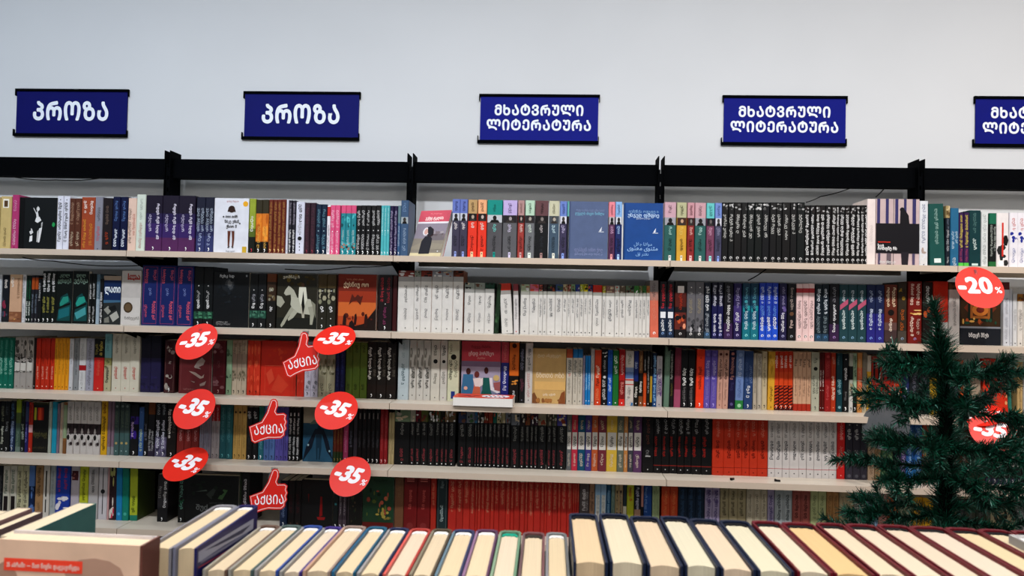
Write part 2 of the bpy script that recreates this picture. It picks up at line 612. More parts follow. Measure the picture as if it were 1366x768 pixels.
# each line:  x edges and top (in the units of the measuring view set by @) | colours and print | what it looks like
R1 = '''
@0 190 4.8
-110 -2 2 350 | c9b37c,5a4034 t.1-.7:333 | tan and brown paperback at the cut end
0 70 1 345 | c9b37c r.78-.95:f0ece0:.2 r.8-.92:604830:.3 t.05-.4:6a5a38:s | tan spine with white picture box
72 118 1 335 | b23f74 t.08-.55:f4dce8 t.7-.9:e8b0cc:s d.03:222 | magenta pink paperback
365 440 2 343 | dcdde8 t.15-.88:23232b:B d.93:222 | white paperback with bold black title
440 515 2 358 | 5c3526 t.5-.92:b89880 t.08-.35:d0c0a8 | dark brown slim paperback
517 605 1 350 | a04c2e t.68-.93:f2e8e0:lB t.68-.93:f2e8e0:rB t.05-.58:e0a040:lB t.1-.5:e0a040:r | rust brown paperback with white and gold lettering
606 655 1 348 | 8c8c98 t.55-.8:444 t.18-.45:d04858 d.03:222 | plain grey paperback with red subtitle
657 718 1 356 | 241c20 t.5-.85:8a7468 t.1-.35:c05028 | dark paperback with orange subtitle
720 812 2 347 | 0c1740 t.08-.4:e8eef8:B t.55-.92:6c90c8 | navy blue paperback with pale title
816 870 1 356 | e2c6b6 t.15-.8:2c2420:l t.3-.7:c05040:r | cream pink paperback with dark title
873 930 1 333 | d3dcd0 t.55-.92:a8b0a8 t.05-.5:c89088 | pale green-white paperback
931 1249 3 338 | 20182e b0-.25:5c2e5e b.25-.5:3e2868 b.5-.68:2c2250 t.22-.85:f0eaf8:rB t.36-.66:e0d8f0:l s:fff | thick purple galaxy paperback with white title
@220 190 4.8
200 312 2 350 | 1f2338 b0-.3:39406e b.3-.5:2c3058 t.38-.8:c8d4e4:l t.38-.8:c8d4e4:r t.1-.34:c8d4f0:s s:fff | slate blue paperback with column lettering
537 578 1 360 | 9aa83c b0-.3:181c14 b.3-.45:5c6c28 t.4-.68:f4f4e8:B s:d04050 | olive green paperback with black foot
579 662 2 365 | 3a3422 b.22-.74:d9812c b0-.22:16130e w.22-.74:f0a040,c06820,e89030 t.1-.5:f0c060 s:fff | orange sunset paperback
663 772 4 365 | 6c2c1e t.06-.95:c89a50 s:e8c890 | reddish brown slim paperback with gold title
776 790 1 366 | d2d2de s:222 | thin white paperback beside reddish brown ones
791 835 2 371 | 252430 t.1-.45:f4f4f4:B t.55-.95:b8b0c0 s:fff | charcoal slim paperback with bold white title
838 892 1 380 | d8dae8 t.6-.95:222:B d.08:222 d.14:222 d.2:222 e.3:222 d.38:222 t.4-.6:999:s | white paperback with black dots
893 963 2 386 | 35202c t.1-.9:6a4050 s:a04050 | dark maroon slim paperback
966 1035 2 396 | 0e2840 t.55-.9:78a8b8 d.47:a8c8d0 t.1-.4:78a8b8 s:fff | dark teal slim paperback
1036 1057 1 402 | eeeaf0 b.78-.97:c03838 t.05-.6:605858 | white paperback with red picture at the top
1058 1120 2 402 | df5c8a t.1-.45:fcd8e4 t.55-.9:fcd8e4 d.47:fff s:fff | bright pink slim paperback
@420 190 4.8
165 262 3 402 | 2b8c96 b.84-1:d85a84 w.55-.84:1a4850,5cc0c4,2b8c96 b.1-.25:48b0b8 w.1-.25:2a3a40,b87860 t.2-.5:d8f0f0:s s:fff | pink and teal slim paperback
263 422 5 403 | 121215 t.6-.9:e4e4e4 d.5:ddd t.12-.42:e4e4e4 s:fff | plain black slim paperback with white title
423 478 3 404 | 58b8be t.08-.95:d0f0f0:s d.5:fff s:fff | turquoise slim paperback
479 528 2 406 | 261a46 t.1-.9:c8c0e0 s:fff | dark violet slim paperback
529 548 1 404 | 6c8890 b0-.65:3c6088 t.2-.6:c8d8e8 s:fff | thin grey-blue paperback by the upright
549 598 1 370 | 456080 p.58-.7:a8b0b4:4c4440 t.78-.95:88a4c8 t.1-.5:a8bcd4 | slate blue classic with small portrait
@590 200 4.8
62 160 2 315 | 484458 b.76-1:6f80c4 p.63-.76:c8ccd4:383434 t.48-.6:f0e8e8:B t.2-.38:2a2a34 r0-.1:98a8e0:.32 d.07:222 t.8-.96:444c88:s | grey portrait-band classic with periwinkle head
163 222 1 318 | e8402a b.76-1:c0a070 p.63-.76:181818:b8a898 t.48-.6:f4e0d8:B t.12-.38:501410 r0-.1:e8c8a0:.32 d.07:222 t.8-.95:604830:s | red portrait-band classic with tan head
226 283 1 318 | e8402a b.76-1:eeb488 p.63-.76:201c1c:c8b8b0 t.48-.6:f4e0d8:B t.12-.38:501410 r0-.1:f0c8a0:.32 d.07:222 t.8-.95:604830:s | red portrait-band classic with peach head
286 383 1 320 | 5b5a5e b.74-1:07948a p.61-.74:c4c8cc:282424 t.45-.58:80d0c8:B t.12-.38:222226 r0-.1:07948a:.4 d.07:222 t.8-.92:045850:s | wide grey portrait-band classic with teal head
387 478 1 322 | 656569 b.74-1:c4b4e0 p.61-.74:282428:a8a0a0 t.45-.58:d8d0e8:B t.12-.38:2a2a2c r0-.1:dcd4f0:.4 d.07:222 t.78-.95:6c5c8c | wide grey portrait-band classic with lavender head
483 524 1 323 | a4443e b.74-1:b89492 p.61-.74:1c1818:b8a8a0 t.45-.58:e8c8c0:B t.12-.38:3c1414 r0-.1:d8b0b0:.3 d.07:222 t.78-.95:70504c:s | dusty red portrait-band classic
530 590 1 323 | 75777a b.74-1:bcd8c2 p.61-.74:2c282c:a8a098 t.45-.58:dce8dc:B t.12-.38:28282a r0-.1:e4ece4:.3 d.07:222 t.78-.95:587060 | grey portrait-band classic with mint head
594 678 1 325 | 0e1216 b.74-1:6c4a4e p.61-.74:161416:8c8480 t.45-.58:c8c0c0:B t.12-.38:3c4048 r0-.1:a88884:.38 d.07:222 t.78-.95:2c1c20 | black portrait-band classic with mauve head
682 747 1 326 | 4a5e70 b.74-1:cccab0 p.61-.74:50565c:b4aca0 t.45-.58:c8e0e8:B t.12-.38:242c34 r0-.1:e4e4d8:.34 d.07:222 t.78-.95:84826c | steel blue portrait-band classic with cream head
752 797 1 328 | 443e5c b.74-1:748ccc p.61-.74:d8d8e0:504844 t.45-.58:c0b8d8:B t.12-.38:222030 r0-.1:90a8e8:.28 d.07:222 t.78-.95:445090:s | violet-grey portrait-band classic with blue head
799 811 1 328 | 30343c b.74-1:6cb4b0 b.62-.74:101010 | thin portrait-band classic with teal head
1065 1106 1 332 | 5c3658 b.74-1:e8909c p.61-.74:b8b4b8:201c1c t.45-.58:c8a0c0:B t.12-.38:2c1828 r0-.1:f0a8a8:.28 d.07:222 t.78-.95:984858:s | plum portrait-band classic with rose head
1108 1150 1 332 | 1e3068 b.74-1:90b8e4 p.61-.74:d0d4dc:282424 t.45-.58:a8c8f0:B t.12-.38:101830 r0-.1:b0d0f4:.28 d.07:222 t.78-.95:40608c:s | navy portrait-band classic with sky blue head
@760 200 4.8
606 680 1 334 | 306460 b.74-1:cca8b4 p.61-.74:a4a4ac:242020 t.45-.58:b0d8d0:B t.18-.38:142c2c r0-.1:dcdcd8:.36 d.07:222 t.78-.95:7c5c68 | green portrait-band classic right after the upright
685 748 1 336 | d2a43e b.74-1:bcbc98 p.61-.74:4c2c20:c8a488 t.45-.58:f0d070:B t.18-.38:3c2c10 r0-.1:e8e4d0:.36 d.07:222 t.78-.95:68684c | mustard yellow portrait-band classic
753 798 1 337 | 8e2e2e b.74-1:cc9ca4 p.61-.74:3c2424:888480 t.45-.58:e8b0a8:B t.18-.38:300c0c r0-.1:f0c0c0:.28 d.07:222 t.78-.95:7c4c54:s | wine red portrait-band classic
802 872 1 338 | 306460 b.74-1:cca4ac p.61-.74:a0a0a8:242020 t.45-.58:b0d8d0:B t.18-.38:142c2c r0-.1:dcdcd8:.36 d.07:222 t.78-.95:7c5c68 | green portrait-band classic right after the wine red one
876 927 1 340 | 7c4862 b.74-1:70c8c8 p.61-.74:101420:706868 t.45-.58:d0a0b8:B t.18-.38:3c2030 r0-.1:a0e0e0:.3 d.07:222 t.78-.95:2c7474:s | mauve portrait-band classic with aqua head
930 973 1 340 | 4c4c66 b.74-1:7c94d0 p.61-.74:d0d0d8:504c4c t.45-.58:9898b4:B t.18-.38:28283c r0-.1:90a8e8:.3 d.07:222 t.78-.95:485890:s | slate portrait-band classic beside the black series
@950 200 4.8
62,103,140,187,226,272,320,368,411,448,500,542,592 336 | 141416,101213,161414,141416,0f1616,0c1413,101218 w.87-.98:a8a8a8,585858,282828,d0d0d0 ?.35-.8:e0e0dc o:d8d8d8 d.03:888 | taller black paperback with photo at spine head
593,628,660,692,727,762,795,818,852,885,922,950,975,1005 354 | 161414,141416,1a1614 w.86-.97:b8b8b8,686868,302828 t.15-.84:eee:B o:d8d8d8 d.03:888 | shorter black paperback with dense white title
@1126 200 4.8
146 202 1 314 | e8dcd8 t.3-.6:d8ccc8:s | blank cream spine of tall hardback
486 540 1 326 | dcdfe4 t.35-.95:2c5088 w.02-.3:b0a098,c8a8a0,d8d8d8 d.02:222 | white paperback with handwritten blue title
552 648 1 346 L-2 | 1e5650 t.35-.92:98b8b0:B r.05-.12:dce8e4:.25 | tall dark green book leaning left
652 680 1 357 | 1c2430 b.8-1:b09c70 w.8-1:d8c8a0,6c5838 t.25-.6:d8dce0 t.62-.78:8090a0:s t.03-.15:ddd:s | black paperback with tan head
682 735 1 372 | 2c6c90 t.3-.6:d0e4f0:l t.4-.6:d0e4f0:r t.02-.15:e8f0f4 | steel blue paperback
737 802 2 400 | 402452 b0-.07:5cc050 t.35-.95:d8c860:B t.1-.32:c85878:s | purple paperback with yellow title and green label
803 878 1 386 | 123e42 t.25-.5:d0e0dc:B t.6-.95:6c9490:s r.02-.06:c8dcd8:.2 | dark teal paperback
882 926 1 396 | d9dddd t.45-.95:a0a8a8 t.05-.4:889090 | greyish white paperback
930 975 1 405 | 181c1c b.8-1:1e6e54 t.2-.78:c8d0c8:l t.3-.75:c8d0c8:r b0-.1:2c6c3c | black paperback with green head and foot
977 1056 1 403 | e8e3e3 w.02-.6:1c1c1c,d0382c,f4f4f4,303030 r.2-.82:d0382c:.4 | white paperback with red and black graphic
1058 1165 2 402 | e8e6ec w.45-.65:2c3898,e8e6ec t.68-.9:d86058 t.05-.35:98a0c8 | white paperback with blue splash
'''
R2 = '''
@0 330 4.8
-90 -42 1 172 | 704838 t.2-.8:ccc | brown paperback at the cut end
-40 8 1 171 | c4c8cc t.1-.8:808890 | whitish paperback at the cut end
10 56 1 176 | 1c2028 t.72-.9:e8e0d8:B w.1-.6:404858,883048,1c2028 | dark paperback with bold white name
58 136 1 173 | cea88a b0-.22:8c5c40 w.05-.2:6c4838,a87858 b.92-1:d8b898 t.72-.94:f4f0e8:lB t.5-.92:8c6c50:r d.06:e8c060 | tan portrait paperback with brown foot
137 160 1 173 | d2d2d4 t.5-.95:30343c t.05-.4:98a0a8 | thin off-white paperback
162 198 2 180 | 10241e t.5-.9:287c54 t.15-.45:e8f0e8:B s:fff | black-green thin paperback
200 240 2 178 | 24242c b.7-.95:a8501e t.2-.6:90a0b0 s:ccc | dark thin paperback with orange head
242 264 1 200 | 14181c t.5-.9:ddd s:fff | low black paperback with white title
266 355 3 150 | 0c1613 t.6-.95:f0f0f0:B t.2-.5:a8a454:B s:fff | tall black-green paperback with yellow subtitle
567 612 2 168 | 0c1210 t.5-.8:f0f0f0 t.1-.35:ddd s:fff | thin black paperback beside the turquoise photo covers
613 636 1 172 | 5c7484 b0-.5:a0b0bc t.2-.8:dce4e8:s | thin steel-grey paperback
637 660 1 200 | 141618 t.1-.7:f0f0f0:B s:fff | narrow black paperback beside the rocky cover
@180 330 4.8
42 372 3 113 | 1a2a68 f:e05c70 t.5-.62:90a0d8:s t.7-.93:e86c80:lB t.75-.92:e86c80:r t.1-.4:e86c80:rB t.14-.34:e86c80:l | royal blue thick book with coral ornaments
376 496 2 122 | 111517 b.13-.25:2c5c48 w.13-.25:1c3c30,508c6c t.3-.45:f4f4f4:B t.46-.6:c8c8c8 d.68:ccc s:fff | black paperback with green foot band
733 840 2 168 | 16191b b.18-.32:2f5c4c w.18-.32:1c3c34,50806c t.36-.46:f4f4f4:B t.47-.62:b8b8c0 d.7:ccc s:fff | grey-black paperback with green band
843 902 1 168 | 3c2a1c b0-.5:1c1a16 b.85-1:6c3c1c w.5-.75:6c5c40,908c78,3c2a1c t.3-.4:f4f4f4:B d.7:ccc s:fff | brown paperback left of white horse cover
@380 330 4.8
210 326 2 172 | 2c2a20 b.75-1:4c3e20 w.45-.75:8c8c74,a8a48c,2c2a20 t.3-.42:f4f4f4:B d.2:ddd d.7:ccc s:fff | brown paperback right of white horse cover
597 687 1 176 | 1e1216 t.52-.95:b83c44:lB t.5-.95:a83440:r t.12-.42:a04878:s d.48:ccc s:fff | black paperback with crimson lettering
689 716 1 182 | 401014 | dark red paperback tucked at bay end
723,827,869,939,1007,1075,1141 148 | dedcd8 k:c87848 U.9-1:8c3c34,8c988c,84301c,9ca0a8,9ca0a8,5c3020 b.82-.9:a8a8a8 ?.45-.76:55575c:s t.2-.38:88888c:s d.06:333 | tall white spine with picture head
@590 340 4.8
141,206,272,332 178 | dad8d4 U.88-1:98a098,98a098,1c4838 b.8-.88:9c9c98 ?.5-.74:606468:s t.2-.4:98989c:s d.06:333 | shorter white spine before the leaning gap
333 362 1 186 L3 | 1e3822 w.05-.4:2c5030,142818,486c48 | dark green cover edge leaning right
384 456 1 184 L-4 | dcdad6 b.86-1:c83c28 b.78-.86:a09c98 t.4-.7:66686c:s t.12-.3:888:s d.05:333 | white spine with red head leaning left
461 494 1 186 L-2 | d8d4d4 b.86-1:904048 b.78-.86:a09c98 t.3-.7:707074:s d.05:c03030 | slim white spine with maroon head leaning left
500,558,616,643,669,723,770,799,822,850,879,905,931,960 188 | dad8d4 U.86-1:a8b498,c87088,3c2c2c,3c2c2c,241c20,38507c,b8b090,a86858,80a078,1c3c80,a8b030,d0c020,3c4880 b.79-.86:a4a49c ?.35-.72:60646c:s d.06:333 | low white spine with picture head
962 1022 1 193 | dad8d4 b.86-1:c42e1a b.79-.86:a4a49c t.4-.72:60646c:s t.2-.35:888:s d.06:333 | low white spine with plain red head
@780 340 4.8
112,133,192,221,261,316,346,370,394,418 197 | dad8d4 U.86-1:b0a838,88645c,b8c0b8,685848,607860,40803c,78784c,407c3c,a87840 b.79-.86:a4a49c ?.3-.72:60646c:s d.06:333 | low white spine beyond the red-headed one
420 475 1 164 L-1 | d9755e b.8-1:8c8484 b.65-.8:b08478 t.3-.7:e89880:s t.7-.95:605858 o:fff | tall coral orange paperback
479 573 2 170 | 1a2c46 b.55-1:11141c r.35-.46:e8ecf0:.1 t.52-.95:c83440:B t.12-.32:f4f8fc:B o:88a8d8 | navy paperback with white label and red title
576 651 1 170 | 1c1719 b.15-.45:6c2c24 w.15-.42:c85c34,1c1719,e8a080 b.55-.8:5c2018 t.5-.8:c04024 r.8-.92:e8e0dc:.2 o:ddd | black paperback with fiery picture
654 763 2 172 | 6c6b70 b0-.12:303234 w.1-.38:24262a,b8b8bc,505054 t.45-.7:b0a484 d.9:eee t.78-.82:ddd o:eee | grey misty tree paperback
766 808 1 176 | 1a2434 t.5-.93:f0f4f8:B t.12-.45:c0c8d0 b0-.12:3c5468 o:78a8e0 | blue-black paperback with white title
815 888 2 176 | 1a1a50 b.6-1:14142c t.58-.95:d0d0e0:B t.12-.44:f0f0fc:B o:c0c0f4 | indigo paperback with large white title
892 950 1 176 | 14121c b0-.28:3e2452 t.14-.6:f4f4f4:B t.65-.94:a8a8b0 o:9c8cc0 | black paperback with purple foot
955 1006 1 182 | 2a1e54 b.3-.6:483878 w.25-.5:584488,2a1e54 t.14-.48:e8e8f4:B t.56-.92:b8b0d8 o:c0b8e8 | violet paperback with torn-paper title
@960 350 4.8
148 250 2 132 | 0c3c54 b0-.3:187888 b.3-.6:14607c w.4-.7:2898a0,0c3c54 t.18-.5:d0e8f4:B t.55-.92:78b8c8 o:a0f0f0 | teal sea paperback
255 377 3 131 | 2040a8 b0-.25:2858cc t.16-.4:f4f8ff:B t.42-.6:80b0f0 t.64-.93:c0ccec:B o:f4f8ff | cobalt blue paperback
382 430 1 133 | 241e4a w.3-.6:6c5c98,241e4a t.15-.48:f4f4fc:B t.55-.93:a8a0c8 o:b0b0d8 | midnight violet paperback with white title
436 490 1 137 | 16141a e.47:6c4c38 t.54-.93:c8b8b0 t.22-.36:e0c8c0:B o:a8b0b8 | black paperback with small planet
492 609 3 136 | e9cccb b.84-.92:b83c44 t.22-.7:3c2c30 e.08:f4ecec o:222 | blush pink paperback with red band
611 700 2 141 | 16242e b0-.13:2c4860 t.48-.92:dce4ec:B t.15-.44:98a8b0 o:5888b8 | black-slate paperback
703 767 1 137 | 14121a b0-.3:3a2248 t.16-.64:f0f0f4:B t.68-.94:a0a0a8 o:a888c0 | black paperback with violet foot
769 940 3 141 | 24484f t.22-.55:e4f0f0:B t.7-.9:c8d4dc:B z.55-.75:b85c78:1 o:90b8d8 | slate teal paperback with pink slash
943 1054 2 143 | 2e2c82 b.5-1:1c2850 t.22-.58:d8e4f8:B t.7-.9:b8c4e0 o:88a8f0 | indigo blue paperback
1058 1140 1 142 | 68301f b0-.22:4a3838 b.22-.35:684c48 t.2-.42:f4e4d4:B t.62-.95:f0d8b8:rB t.62-.95:f0d8b8:lB e.52:1c1410 d.09:e8e0d8 | wide brown paperback with dark moon
@1126 350 4.8
347 404 1 126 | 3a3024 b0-.2:504840 t.2-.55:d87028 w.7-.9:9c7c30,3a3024 o:90a8c0 | dark olive paperback with orange title
410 498 1 122 | 7c1e16 t.62-.96:f0d8c8:lB t.62-.96:f0d8c8:rB w.46-.55:f0d088,d8a050 t.12-.43:f0d8c8:lB t.15-.4:f0d8c8:r o:b0a0d0 | thick brick red paperback
506 570 1 125 | 251c18 w.2-.6:c86030,251c18,8c3c20 t.65-.93:d8dcd8:B d.06:ddd | black and orange paperback behind tree tip
572 667 1 121 | c43621 b.13-.35:d8d8d4 t.2-.32:222:B b0-.13:d83424 | red book behind the tree tip
672 740 1 126 | d9d5d0 b.88-1:6c4c30 w.88-1:c89050,403028 t.3-.75:9c9894:s d.05:333 | white book left of the mandala cover
1020 1062 1 126 | d4d8e0 b.88-1:703430 t.5-.75:9c9ca4:s t.1-.45:b8bcc8:s d.05:222 | white book right of the mandala cover
1063 1080 1 170 | d0d4dc d.05:222 | thin white book beside the mandala cover
1083 1111 1 202 | d6d8da t.3-.7:aaa d.05:222 | slim white book near the cut edge
1114,1150,1190 202 | dedad4 U.86-1:b07830,806040 t.3-.7:a8a4a0 d.05:222 | white book with brown head at the cut edge
'''
